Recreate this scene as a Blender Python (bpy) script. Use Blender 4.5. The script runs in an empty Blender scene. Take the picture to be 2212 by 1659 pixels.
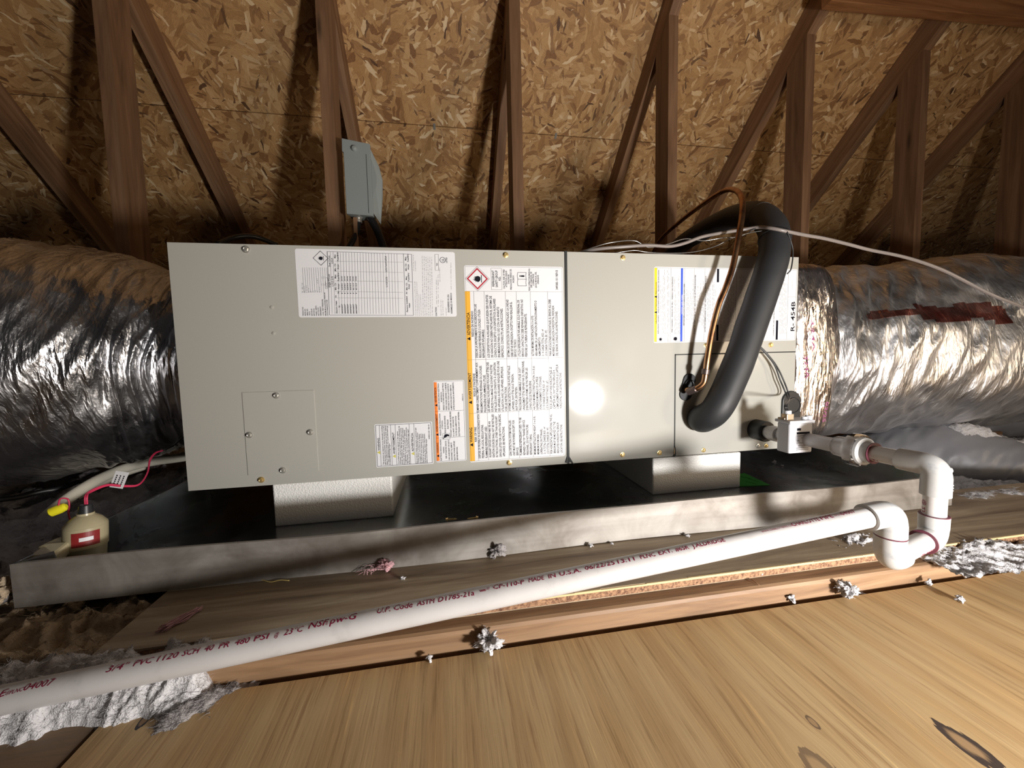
import bpy, bmesh, math, random
from mathutils import Vector, Matrix, noise
random.seed(7)
scene = bpy.context.scene
COL = scene.collection
PI = math.pi

# ------------------------------------------------------------------ camera
F_PX, W_PX, H_PX = 831.0, 2212.0, 1659.0
CAM = Vector((0.4755, -0.7832, 0.236))
YAW, PITCH, ROLL = -0.1683, -0.0743, 0.0225
ROT = (Matrix.Rotation(YAW, 3, 'Z') @ Matrix.Rotation(PITCH, 3, 'X') @ Matrix.Rotation(ROLL, 3, 'Y'))
cd = bpy.data.cameras.new('camera'); cam = bpy.data.objects.new('camera', cd); COL.objects.link(cam)
cd.sensor_fit = 'HORIZONTAL'; cd.sensor_width = 36.0; cd.lens = F_PX / W_PX * 36.0
cd.clip_start = 0.01; cd.clip_end = 50
mw = Matrix((ROT.col[0], ROT.col[2], -ROT.col[1])).transposed().to_4x4(); mw.translation = CAM
cam.matrix_world = mw
scene.camera = cam

# ------------------------------------------------------------------ light and exposure
world = bpy.data.worlds.new('attic_air'); scene.world = world; world.use_nodes = True
world.node_tree.nodes['Background'].inputs[0].default_value = (0.60, 0.55, 0.53, 1)
world.node_tree.nodes['Background'].inputs[1].default_value = 0.035
def area_lamp(name, loc, aim, size, power, col):
    l = bpy.data.lights.new(name, 'AREA'); l.shape = 'DISK'; l.size = size; l.energy = power; l.color = col
    o = bpy.data.objects.new(name, l); COL.objects.link(o); o.location = loc
    o.rotation_euler = (Vector(aim) - Vector(loc)).to_track_quat('-Z', 'Y').to_euler()
    return o
area_lamp('work_light', (1.17, -1.08, 0.014), (0.55, 0.26, 0.56), 0.13, 21.0, (1.0, 0.97, 0.94))
area_lamp('warm_fill_lamp', (2.35, -1.5, 0.24), (0.5, 0.0, 0.0), 0.30, 9.0, (1.0, 0.79, 0.56))  # weak warm fill added out of frame to lift the shadows
scene.view_settings.view_transform = 'Standard'; scene.view_settings.look = 'None'
scene.view_settings.gamma = 1; scene.view_settings.exposure = 0.0
scene.view_settings.use_curve_mapping = False

# ------------------------------------------------------------------ measuring helpers: a pixel's sight line met with a real plane
def sight(u, v):
    return ROT @ Vector(((u - W_PX / 2) / F_PX, 1.0, -(v - 829.5) / F_PX))
def py(u, v, Y=0.0):
    d = sight(u, v); return CAM + d * ((Y - CAM.y) / d.y)
def pz(u, v, Z):
    d = sight(u, v); return CAM + d * ((Z - CAM.z) / d.z)
def px(u, v, X):
    d = sight(u, v); return CAM + d * ((X - CAM.x) / d.x)

# ------------------------------------------------------------------ materials
def newmat(name, base=(.5, .5, .5), rough=.5, metal=0.0, **kw):
    m = bpy.data.materials.new(name); m.use_nodes = True
    b = m.node_tree.nodes['Principled BSDF']
    b.inputs['Base Color'].default_value = (*base, 1); b.inputs['Roughness'].default_value = rough
    b.inputs['Metallic'].default_value = metal
    for k, v in kw.items(): b.inputs[k.replace('_', ' ')].default_value = v
    return m
class NT:
    def __init__(s, m): s.t = m.node_tree; s.b = s.t.nodes['Principled BSDF']
    def n(s, typ, **kw):
        nd = s.t.nodes.new(typ)
        for k, v in kw.items():
            if k.startswith('i_'): nd.inputs[k[2:].replace('_', ' ')].default_value = v
            elif k.startswith('x'): nd.inputs[int(k[1:])].default_value = v
            else: setattr(nd, k, v)
        return nd
    def l(s, a, b): s.t.links.new(a, b)
    def coord(s, scale=(1, 1, 1), rnd=True, rot=(0, 0, 0), loc=(0, 0, 0)):
        tc = s.n('ShaderNodeTexCoord'); mp = s.n('ShaderNodeMapping')
        mp.inputs['Scale'].default_value = scale; mp.inputs['Rotation'].default_value = rot; mp.inputs['Location'].default_value = loc
        src = tc.outputs['Object']
        if rnd:
            oi = s.n('ShaderNodeObjectInfo'); ml = s.n('ShaderNodeMath', operation='MULTIPLY', x1=37.0); s.l(oi.outputs['Random'], ml.inputs[0])
            ad = s.n('ShaderNodeVectorMath', operation='ADD'); s.l(src, ad.inputs[0]); s.l(ml.outputs[0], ad.inputs[1]); src = ad.outputs[0]
        s.l(src, mp.inputs[0]); return mp.outputs[0]
    def noise(s, vec, scale=5, detail=4, rough=.55, dist=0.0):
        nd = s.n('ShaderNodeTexNoise', i_Scale=scale, i_Detail=detail, i_Roughness=rough, i_Distortion=dist); s.l(vec, nd.inputs['Vector']); return nd.outputs[0]
    def ramp(s, fac, stops):
        r = s.n('ShaderNodeValToRGB'); e = r.color_ramp.elements
        while len(e) < len(stops): e.new(0.5)
        for el, (p, c) in zip(e, stops):
            el.position = p; el.color = (*c, 1) if len(c) == 3 else c
        s.l(fac, r.inputs[0]); return r.outputs[0]
    def mix(s, fac, a, b, mode='MIX'):
        m = s.n('ShaderNodeMix', data_type='RGBA', blend_type=mode)
        for i, v in ((0, fac), (6, a), (7, b)):
            if isinstance(v, (int, float)): m.inputs[i].default_value = v
            elif isinstance(v, tuple): m.inputs[i].default_value = (*v, 1)
            else: s.l(v, m.inputs[i])
        return m.outputs[2]
    def math(s, op, a, b=None, c=None):
        m = s.n('ShaderNodeMath', operation=op)
        for i, v in enumerate((a, b, c)):
            if v is None: continue
            if isinstance(v, (int, float)): m.inputs[i].default_value = v
            else: s.l(v, m.inputs[i])
        return m.outputs[0]
    def bump(s, h, strength=.3, dist=.002, base=None):
        b = s.n('ShaderNodeBump', i_Strength=strength, i_Distance=dist); s.l(h, b.inputs['Height'])
        if base is not None: s.l(base, b.inputs['Normal'])
        s.l(b.outputs[0], s.b.inputs['Normal']); return b.outputs[0]
    def color(s, c): s.l(c, s.b.inputs['Base Color'])
    def rough(s, c): s.l(c, s.b.inputs['Roughness'])

def wood(name, dark, mid, light, scale, rough=.6, fine=None, bump=.25, knots=True):
    """scale: small along the grain, large across it"""
    m = newmat(name, mid, rough); t = NT(m)
    v = t.coord(scale)
    a = t.noise(v, 1.0, 6, .6, 1.2)
    col = t.ramp(a, [(.28, dark), (.5, mid), (.72, light)])
    f = t.coord(tuple(k * 7 for k in scale)); fn = t.noise(f, 1.0, 3, .6)
    col = t.mix(.35, col, t.ramp(fn, [(.3, tuple(c * .45 for c in dark)), (.65, light)]), 'SOFT_LIGHT')
    if knots:
        kv = t.coord(tuple(k * .35 + 1.5 for k in scale)); vo = t.n('ShaderNodeTexVoronoi', i_Scale=1.0); t.l(kv, vo.inputs['Vector'])
        km = t.ramp(vo.outputs['Distance'], [(.03, (1, 1, 1)), (.11, (0, 0, 0))])
        col = t.mix(t.math('MULTIPLY', km, .75), col, tuple(c * .25 for c in dark))
    t.color(col); t.bump(fn, bump, .0008)
    return m

M = {}
# painted steel of the cabinet
M['cabinet'] = newmat('cabinet_paint', (.41, .40, .36), .55, 0.0, Coat_Weight=.32, Coat_Roughness=.085, Specular_IOR_Level=.3); t = NT(M['cabinet'])
nn = t.noise(t.coord((1, 1, 1), False), 420, 3, .5); t.bump(nn, .06, .0003)
big = t.noise(t.coord((1, 1, 1), False), 9, 4, .6); t.rough(t.ramp(big, [(.3, (.48,) * 3), (.7, (.60,) * 3)]))
M['paper'] = newmat('label_paper', (.74, .74, .76), .4)
M['ink'] = newmat('label_ink', (.010, .010, .016), .8, 0, Specular_IOR_Level=.1)
M['rule'] = newmat('label_rule_ink', (.10, .10, .11), .8, 0, Specular_IOR_Level=.1)
M['faint'] = newmat('small_print_ink', (.16, .16, .18), .8, 0, Specular_IOR_Level=.1)
M['amber'] = newmat('label_amber', (.80, .42, .04), .4)
M['orange'] = newmat('label_orange', (.85, .22, .03), .4)
M['yellow'] = newmat('label_yellow', (.88, .72, .02), .4)
M['blue'] = newmat('label_blue', (.03, .09, .60), .4)
M['crimson'] = newmat('label_crimson', (.42, .02, .04), .4)
M['black_gasket'] = newmat('black_gasket', (.012, .014, .014), .6)
M['rubber'] = newmat('black_rubber', (.018, .019, .021), .42)
M['zinc'] = newmat('yellow_zinc', (.78, .58, .26), .32, .75)
M['nickel'] = newmat('plain_zinc', (.70, .68, .62), .3, .75)
# galvanised sheet
M['galv'] = newmat('galvanised_steel', (.42, .45, .46), .2, 1.0); t = NT(M['galv'])
v = t.coord((1, 1, 1), False); vo = t.n('ShaderNodeTexVoronoi', i_Scale=38.0); t.l(v, vo.inputs['Vector'])
sm = t.noise(v, 6, 5, .6, .6)
t.color(t.mix(.12, t.ramp(sm, [(.3, (.46, .48, .49)), (.7, (.64, .66, .67))]), vo.outputs['Color'], 'SOFT_LIGHT'))
t.rough(t.ramp(sm, [(.3, (.16,) * 3), (.62, (.30,) * 3), (.8, (.46,) * 3)]))
t.bump(t.noise(v, 3.5, 2, .5), .12, .01)
M['galv_out'] = newmat('scuffed_galvanised_steel', (.5, .47, .43), .3, .6); t = NT(M['galv_out'])
v = t.coord((1, 1, 1), False); st = t.noise(t.coord((2, 60, 60), False), 1, 4, .6); sm = t.noise(v, 14, 6, .65, .5)
t.color(t.mix(.3, t.ramp(sm, [(.35, (.24, .215, .19)), (.7, (.40, .375, .345))]), t.ramp(st, [(.3, (.25, .24, .23)), (.8, (.8, .8, .8))]), 'OVERLAY'))
t.rough(t.ramp(sm, [(.3, (.45,) * 3), (.75, (.65,) * 3)])); t.bump(t.noise(v, 5, 2, .5), .15, .01)
# foam block
M['foam'] = newmat('polystyrene_foam', (.82, .81, .78), .38); t = NT(M['foam'])
v = t.coord((1, 1, 1), False); vo = t.n('ShaderNodeTexVoronoi', i_Scale=330.0); t.l(v, vo.inputs['Vector']); t.bump(vo.outputs['Distance'], .55, .0015)
# pvc
M['pvc'] = newmat('white_pvc', (.76, .74, .72), .30); t = NT(M['pvc'])
v = t.coord((1, 1, 1)); sm = t.noise(v, 24, 5, .6); t.color(t.ramp(sm, [(.25, (.44, .425, .415)), (.45, (.56, .54, .53)), (.8, (.60, .58, .57))]))
M['pvc_fit'] = newmat('white_pvc_fitting', (.78, .78, .77), .33); t = NT(M['pvc_fit'])
v = t.coord((1, 1, 1)); sm = t.noise(v, 60, 5, .6); t.color(t.ramp(sm, [(.28, (.34, .35, .37)), (.42, (.45, .45, .445)), (.8, (.49, .49, .48))]))
t.bump(t.noise(v, 260, 2, .5), .08, .0005)
M['primer'] = newmat('purple_primer', (.14, .035, .055), .5)
M['pipe_ink'] = newmat('maroon_ink', (.26, .010, .05), .8, 0, Specular_IOR_Level=.1)
M['clear'] = newmat('clear_plastic', (.95, .95, .95), .06, 0, Transmission_Weight=1.0, IOR=1.45)
M['sensor'] = newmat('white_plastic', (.66, .66, .70), .4)
M['amber_clear'] = newmat('translucent_amber_plastic', (.75, .60, .42), .25, 0, Transmission_Weight=.5)
# black foam insulation, copper
M['armaflex'] = newmat('black_rubber_foam', (.022, .023, .025), .55); t = NT(M['armaflex'])
v = t.coord((1, 1, 1), False); t.bump(t.noise(v, 900, 2, .5), .25, .0004)
M['copper'] = newmat('copper', (.56, .30, .15), .30, 1.0); t = NT(M['copper'])
v = t.coord((1, 1, 1), False); sm = t.noise(v, 30, 5, .65); t.color(t.ramp(sm, [(.3, (.20, .09, .06)), (.5, (.50, .26, .13)), (.75, (.68, .42, .24))]))
M['solder'] = newmat('scorched_solder', (.16, .12, .11), .4, .8)
M['wire_black'] = newmat('black_wire', (.014, .014, .015), .4)
M['wire_red'] = newmat('red_wire', (.55, .03, .09), .4)
M['cable'] = newmat('grey_cable_jacket', (.22, .19, .175), .35)
M['bare_wire'] = newmat('clear_sheathed_wire', (.25, .245, .24), .25, .8)
M['box_paint'] = newmat('grey_box_paint', (.30, .33, .32), .45)
M['wirenut'] = newmat('yellow_wire_nut', (.80, .72, .02), .4)
M['tan'] = newmat('tan_plastic', (.40, .35, .22), .32)
M['red_label'] = newmat('red_label', (.24, .02, .02), .35)
M['green'] = newmat('green_sticker', (.07, .48, .07), .5)
M['conduit'] = newmat('ivory_plastic', (.62, .58, .48), .45)
# foils
def foil(name, c1, c2, rlo, rhi, scrim=True):
    m = newmat(name, c1, .2, 1.0); t = NT(m); v = t.coord((1, 1, 1), False)
    sm = t.noise(v, 7, 4, .6, .8)
    t.color(t.ramp(sm, [(.35, c1), (.68, c2)])); t.rough(t.ramp(t.noise(v, 12, 4, .6), [(.3, (rlo,) * 3), (.7, (rhi,) * 3)]))
    vo = t.n('ShaderNodeTexVoronoi', feature='F1', i_Scale=16.0); wv = t.coord((3.2, .7, .7), False, (.1, .25, .1))
    dn = t.n('ShaderNodeTexNoise', i_Scale=16.0, i_Detail=3.0); t.l(wv, dn.inputs['Vector'])
    wm = t.mix(.10, wv, dn.outputs[1], 'LINEAR_LIGHT'); t.l(wm, vo.inputs['Vector'])
    b1 = t.bump(vo.outputs['Distance'], .40, .008)
    b2 = t.bump(t.noise(wv, 34, 5, .65), .45, .004, b1)
    if scrim:
        br = t.n('ShaderNodeTexBrick', i_Scale=1.0); br.inputs['Scale'].default_value = 60; br.inputs['Mortar Size'].default_value = .02
        t.l(t.coord((1, 1, 1), False, (.6, .5, .7)), br.inputs['Vector']); t.bump(br.outputs['Fac'], .25, .0008, b2)
    return m
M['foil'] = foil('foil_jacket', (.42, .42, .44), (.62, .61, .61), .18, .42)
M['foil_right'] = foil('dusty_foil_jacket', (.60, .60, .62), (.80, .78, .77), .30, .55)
M['foil_warm'] = foil('foil_tape', (.78, .72, .72), (.88, .78, .68), .16, .32, False)
M['red_tape'] = foil('red_printed_foil', (.50, .07, .04), (.78, .42, .36), .22, .4)
M['grey_jacket'] = newmat('grey_duct_jacket', (.20, .20, .215), .45); t = NT(M['grey_jacket'])
t.bump(t.noise(t.coord((1, 1, 1), False), 60, 4, .6), .2, .002)
# insulation
def fluffmat(name, a, b):
    m = newmat(name, a, .95); t = NT(m); v = t.coord((1, 1, 1), False)
    n1 = t.noise(v, 45, 6, .7); n2 = t.noise(v, 9, 4, .6)
    t.color(t.mix(.4, t.ramp(n2, [(.3, a), (.7, b)]), t.ramp(n1, [(.3, tuple(c * .45 for c in a)), (.6, b)]), 'MULTIPLY'))
    vo = t.n('ShaderNodeTexVoronoi', i_Scale=95.0); t.l(v, vo.inputs['Vector'])
    b1 = t.bump(vo.outputs['Distance'], .6, .006); t.bump(n1, .9, .01, b1); return m
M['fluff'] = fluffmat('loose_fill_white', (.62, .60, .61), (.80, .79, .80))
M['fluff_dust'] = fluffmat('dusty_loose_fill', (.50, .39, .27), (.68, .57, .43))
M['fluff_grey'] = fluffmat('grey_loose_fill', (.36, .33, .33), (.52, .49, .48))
M['pink'] = newmat('pink_fibreglass', (.62, .36, .38), .9)
M['straw'] = newmat('yellow_fibre', (.65, .50, .16), .5)
# timbers
M['post'] = wood('reddish_framing_lumber', (.14, .076, .040), (.25, .142, .076), (.35, .215, .125), (26, 26, 1.6), .6)
M['rafter'] = wood('brown_framing_lumber', (.17, .09, .045), (.28, .16, .085), (.42, .27, .16), (26, 26, 1.6), .6)
M['brace'] = wood('orange_framing_lumber', (.20, .085, .03), (.33, .16, .065), (.44, .24, .11), (1.6, 26, 26), .6)
M['sleeper'] = wood('orange_pine', (.15, .082, .045), (.29, .185, .105), (.40, .27, .165), (2.2, 40, 30), .6)
M['old_ply'] = wood('weathered_plywood', (.17, .12, .08), (.34, .265, .18), (.50, .42, .31), (2.4, 26, 10), .6)
M['dark_ply'] = wood('dusty_plywood', (.16, .10, .055), (.24, .16, .09), (.33, .23, .13), (3, 30, 10), .6, knots=False)
M['ply_core'] = newmat('plywood_core', (.22, .10, .05), .8); t = NT(M['ply_core']); t.color(t.ramp(t.noise(t.coord((1, 1, 1), False), 260, 4, .7), [(.35, (.10, .04, .02)), (.65, (.42, .24, .13))]))
M['ply_face'] = newmat('plywood_fresh_edge', (.62, .46, .24), .7)

# foreground plywood with its own knots, grain runs away from the camera
KNOTS = [(0.9276, -0.5321, 0.0261, 0.0121, 0.9), (0.7809, -0.5292, 0.0232, 0.0125, 0.5), (0.8137, -0.4887, 0.0068, 0.0034, 0.6), (0.1614, -0.3584, 0.0116, 0.0048, 1.0)]
M['floor'] = newmat('fresh_plywood', (.55, .37, .19), .6); t = NT(M['floor'])
tc = t.n('ShaderNodeTexCoord'); sep = t.n('ShaderNodeSeparateXYZ'); t.l(tc.outputs['Object'], sep.inputs[0])
X, Y = sep.outputs[0], sep.outputs[1]; xw = X; masks = []
for kx, ky, rl, rw, amt in KNOTS:
    dx = t.math('SUBTRACT', X, kx); dy = t.math('SUBTRACT', Y, ky)
    # knots lie slightly turned against the grain
    d2 = t.math('ADD', t.math('POWER', t.math('ABSOLUTE', t.math('DIVIDE', dx, rw)), 2.0), t.math('POWER', t.math('ABSOLUTE', t.math('DIVIDE', dy, rl)), 2.0))
    g = t.math('EXPONENT', t.math('MULTIPLY', d2, -.16))
    xw = t.math('ADD', xw, t.math('MULTIPLY', t.math('MULTIPLY', dx, g), 1.0 * -.75))
    masks.append((d2, g, amt))
cmb = t.n('ShaderNodeCombineXYZ'); t.l(xw, cmb.inputs[0]); t.l(Y, cmb.inputs[1])
def mp(s, vec):
    m_ = t.n('ShaderNodeMapping'); m_.inputs['Scale'].default_value = s; t.l(vec, m_.inputs[0]); return m_.outputs[0]
g1 = t.noise(mp((8, .7, 1), cmb.outputs[0]), 1.0, 3, .5, 1.8)
wv = t.n('ShaderNodeTexWave', i_Scale=7.0, i_Distortion=5.0, i_Detail=3.0); wv.inputs['Detail Scale'].default_value = .8; t.l(mp((1.0, .07, 1), cmb.outputs[0]), wv.inputs['Vector'])
g2 = t.noise(mp((190, 7, 1), cmb.outputs[0]), 1.0, 5, .65)
g3 = t.noise(mp((60, 3, 1), cmb.outputs[0]), 1.0, 4, .6, .5)
col = t.ramp(g1, [(.30, (.41, .25, .105)), (.5, (.49, .32, .15)), (.68, (.55, .38, .19))])
col = t.mix(.3, col, t.ramp(wv.outputs[1], [(.1, (.43, .265, .115)), (.8, (.57, .40, .205))]))
col = t.mix(.22, col, t.ramp(g3, [(.3, (.25, .22, .18)), (.5, (.5, .5, .5)), (.72, (.72, .70, .66))]), 'OVERLAY')
col = t.mix(.55, col, t.ramp(g2, [(.34, (.24, .20, .15)), (.46, (.5, .5, .5)), (.62, (.55, .55, .54)), (.72, (.85, .82, .72))]), 'OVERLAY')
wob = t.math('MULTIPLY', t.math('SUBTRACT', g2, .5), 1.6)
for d2, g, amt in masks:
    d = t.math('ADD', t.math('SQRT', d2), wob)
    body = t.ramp(d, [(.0, (1, 1, 1)), (.95, (.9,) * 3), (1.25, (0, 0, 0))])
    ring = t.ramp(d, [(.50, (0, 0, 0)), (.72, (1, 1, 1)), (.98, (1, 1, 1)), (1.2, (0, 0, 0))])
    col = t.mix(t.math('MULTIPLY', body, .65 * amt), col, (.24, .13, .07))
    col = t.mix(t.math('MULTIPLY', ring, amt), col, (.022, .016, .02))
t.color(col); t.rough(t.ramp(g1, [(.3, (.66,) * 3), (.7, (.55,) * 3)])); t.bump(g2, .35, .0008)

# OSB: strands turned at random inside larger cells, three layers deep
M['osb'] = newmat('oriented_strand_board', (.40, .25, .12), .6); t = NT(M['osb'])
base = t.coord((1, 1, 1), False)
def strands(loc, cell, s, angle_mul):
    mpn = t.n('ShaderNodeMapping'); mpn.inputs['Location'].default_value = loc; t.l(base, mpn.inputs[0])
    dn = t.n('ShaderNodeTexNoise', i_Scale=22.0, i_Detail=3.0); t.l(mpn.outputs[0], dn.inputs['Vector'])
    w = t.mix(.010, mpn.outputs[0], dn.outputs[1], 'LINEAR_LIGHT')
    c = t.n('ShaderNodeTexVoronoi', i_Scale=cell); t.l(w, c.inputs['Vector'])
    sp = t.n('ShaderNodeSeparateColor'); t.l(c.outputs['Color'], sp.inputs[0])
    vr = t.n('ShaderNodeVectorRotate', rotation_type='Z_AXIS'); t.l(w, vr.inputs['Vector']); t.l(t.math('MULTIPLY', sp.outputs[0], angle_mul), vr.inputs['Angle'])
    m2 = t.n('ShaderNodeMapping'); m2.inputs['Scale'].default_value = s; t.l(vr.outputs[0], m2.inputs[0])
    fl = t.n('ShaderNodeTexVoronoi', i_Scale=1.0); t.l(m2.outputs[0], fl.inputs['Vector'])
    s2 = t.n('ShaderNodeSeparateColor'); t.l(fl.outputs['Color'], s2.inputs[0])
    m3 = t.n('ShaderNodeMapping'); m3.inputs['Scale'].default_value = tuple(k * 5 for k in s); t.l(vr.outputs[0], m3.inputs[0])
    return s2.outputs[0], s2.outputs[1], t.noise(m3.outputs[0], 1.0, 3, .6), fl.outputs['Distance']
a1, a2, ag, ad = strands((0, 0, 0), 8, (9, 40, 1), 3.2)
b1, b2, bg, bd = strands((3.1, 7.7, 0), 12, (15, 70, 1), 3.2)
c1, c2, cg, cdist = strands((8.4, 1.3, 0), 15, (22, 110, 1), 3.2)
WT = [(0, (.27, .125, .045)), (.25, (.46, .25, .095)), (.6, (.56, .32, .13)), (.85, (.63, .38, .165)), (1, (.72, .47, .235))]
col = t.ramp(a1, WT)
col = t.mix(t.ramp(b2, [(.45, (0, 0, 0)), (.5, (1, 1, 1))]), col, t.ramp(b1, WT))
col = t.mix(t.ramp(c2, [(.86, (0, 0, 0)), (.89, (1, 1, 1))]), col, t.ramp(c1, [(0, (.10, .045, .02)), (.35, (.38, .20, .085)), (.7, (.82, .58, .32)), (1, (.90, .68, .42))]))
col = t.mix(.5, col, t.ramp(bg, [(.3, (.35, .33, .3)), (.6, (.6, .6, .6))]), 'OVERLAY')
sp = t.noise(base, 60, 3, .7); col = t.mix(t.ramp(sp, [(.26, (1, 1, 1)), (.31, (0, 0, 0))]), col, (.03, .014, .008))
t.color(col); t.bump(t.math('ADD', t.math('ADD', b1, c1), bg), .6, .0025)

# ------------------------------------------------------------------ mesh helpers
ORIGIN = {}
def tag(o, label=None, cat=None, group=None, kind=None):
    if label: o['label'] = label
    if cat: o['category'] = cat
    if group: o['group'] = group
    if kind: o['kind'] = kind
    return o
def empty(name, loc, label, cat, group=None):
    o = bpy.data.objects.new(name, None); COL.objects.link(o); o.location = loc; o.empty_display_size = .05
    ORIGIN[o] = Vector(loc); return tag(o, label, cat, group)
class MB:
    def __init__(s): s.v = []; s.f = []
    def add(s, vs, fs):
        k = len(s.v); s.v += [Vector(p) for p in vs]; s.f += [tuple(i + k for i in f) for f in fs]; return s
    def box(s, a, b, rot=None, piv=None):
        (x0, y0, z0), (x1, y1, z1) = a, b
        vs = [Vector(p) for p in ((x0, y0, z0), (x1, y0, z0), (x1, y1, z0), (x0, y1, z0), (x0, y0, z1), (x1, y0, z1), (x1, y1, z1), (x0, y1, z1))]
        if rot is not None:
            p = Vector(piv) if piv is not None else sum(vs, Vector()) / 8
            vs = [rot @ (q - p) + p for q in vs]
        return s.add(vs, [(0, 3, 2, 1), (4, 5, 6, 7), (0, 1, 5, 4), (1, 2, 6, 5), (2, 3, 7, 6), (3, 0, 4, 7)])
    def prism(s, pts, off):
        n = len(pts); off = Vector(off); vs = [Vector(p) for p in pts]; vs += [p + off for p in vs]
        return s.add(vs, [tuple(range(n - 1, -1, -1)), tuple(range(n, 2 * n))] + [(i, (i + 1) % n, n + (i + 1) % n, n + i) for i in range(n)])
    def poly(s, pts): return s.add(pts, [tuple(range(len(pts)))])
    def tube(s, path, r, seg=16, cap=True, disp=None, up=(0, 0, 1)):
        path = [Vector(p) for p in path]; n = len(path); vs = []; T = []
        for i in range(n): T.append((path[min(i + 1, n - 1)] - path[max(i - 1, 0)]).normalized())
        u = Vector(up); 
        if abs(u.dot(T[0])) > .9: u = Vector((0, 1, 0))
        N = (u - T[0] * u.dot(T[0])).normalized(); L = 0
        for i in range(n):
            if i: N = (N - T[i] * N.dot(T[i])).normalized(); L += (path[i] - path[i - 1]).length
            B = T[i].cross(N)
            for k in range(seg):
                a = 2 * PI * k / seg; d = N * math.cos(a) + B * math.sin(a)
                rr = r(i / (n - 1)) if callable(r) else (r[i] if isinstance(r, (list, tuple)) else r)
                if disp: rr += disp(L, a, path[i] + d * rr)
                vs.append(path[i] + d * rr)
        fs = [(i * seg + k, i * seg + (k + 1) % seg, (i + 1) * seg + (k + 1) % seg, (i + 1) * seg + k) for i in range(n - 1) for k in range(seg)]
        if cap: fs += [tuple(range(seg - 1, -1, -1)), tuple((n - 1) * seg + k for k in range(seg))]
        return s.add(vs, fs)
    def lathe(s, base, axis, prof, seg=24):
        base = Vector(base); axis = Vector(axis).normalized(); u = Vector((0, 0, 1)) if abs(axis.z) < .9 else Vector((1, 0, 0))
        N = (u - axis * u.dot(axis)).normalized(); B = axis.cross(N); vs = []; n = len(prof)
        for h, r in prof:
            for k in range(seg):
                a = 2 * PI * k / seg; vs.append(base + axis * h + (N * math.cos(a) + B * math.sin(a)) * r)
        fs = [(i * seg + k, i * seg + (k + 1) % seg, (i + 1) * seg + (k + 1) % seg, (i + 1) * seg + k) for i in range(n - 1) for k in range(seg)]
        fs += [tuple(range(seg - 1, -1, -1)), tuple((n - 1) * seg + k for k in range(seg))]
        return s.add(vs, fs)
    def build(s, name, m, parent=None, smooth=None, bevel=0, origin=None, kind=None):
        if parent is not None: o0 = ORIGIN[parent]
        elif origin is not None: o0 = Vector(origin)
        else:
            xs = [p.x for p in s.v]; ys = [p.y for p in s.v]; zs = [p.z for p in s.v]
            o0 = Vector(((min(xs) + max(xs)) / 2, (min(ys) + max(ys)) / 2, min(zs)))
        me = bpy.data.meshes.new(name); me.from_pydata([p - o0 for p in s.v], [], s.f); me.update()
        if smooth != 'raw':
            bm = bmesh.new(); bm.from_mesh(me); bmesh.ops.recalc_face_normals(bm, faces=bm.faces); bm.to_mesh(me); bm.free()
        o = bpy.data.objects.new(name, me); COL.objects.link(o)
        if isinstance(m, (list, tuple)):
            for q in m: me.materials.append(q)
        else: me.materials.append(m)
        ORIGIN[o] = o0
        if parent is not None: o.parent = parent
        else: o.location = o0
        if smooth is True:
            me.shade_smooth()
        elif isinstance(smooth, float):
            me.shade_smooth(); me.set_sharp_from_angle(angle=smooth)
        if bevel:
            b = o.modifiers.new('edge', 'BEVEL'); b.width = bevel; b.segments = 2; b.limit_method = 'ANGLE'
        if kind: o['kind'] = kind
        return o
def spline(pts, n=12):
    pts = [Vector(p) for p in pts]; P = [pts[0] * 2 - pts[1]] + pts + [pts[-1] * 2 - pts[-2]]; out = []
    for i in range(1, len(P) - 2):
        for k in range(n):
            t_ = k / n; a, b, c, d = P[i - 1], P[i], P[i + 1], P[i + 2]
            out.append(.5 * ((2 * b) + (c - a) * t_ + (2 * a - 5 * b + 4 * c - d) * t_ * t_ + (3 * b - a - 3 * c + d) * t_ ** 3))
    out.append(pts[-1]); return out
def rot_from(axis, ang): return Matrix.Rotation(ang, 3, axis)

# ------------------------------------------------------------------ text as real geometry
_tc = {}
def glyphs(s, bold=.014):
    if (s, bold) in _tc: return _tc[(s, bold)]
    c = bpy.data.curves.new('t', 'FONT'); c.body = s; c.resolution_u = 2; c.fill_mode = 'FRONT'; c.offset = bold
    o = bpy.data.objects.new('t', c); COL.objects.link(o); dg = bpy.context.evaluated_depsgraph_get(); dg.update()
    me = bpy.data.meshes.new_from_object(o.evaluated_get(dg)); vs = [v.co.copy() for v in me.vertices]; fs = [tuple(p.vertices) for p in me.polygons]
    bpy.data.objects.remove(o); bpy.data.curves.remove(c); bpy.data.meshes.remove(me)
    x0 = min(v.x for v in vs); x1 = max(v.x for v in vs)
    _tc[(s, bold)] = ([Vector(((v.x - x0) / (x1 - x0), v.y / .73, 0)) for v in vs], fs); return _tc[(s, bold)]
def lay(mb, s, A, B, h, off):
    """text from point A to point B, capital height h, the letters' tops towards off"""
    vs, fs = glyphs(s); off = Vector(off)
    mb.add([A + (B - A) * v.x + off * (v.y * h) for v in vs], fs)

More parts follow.
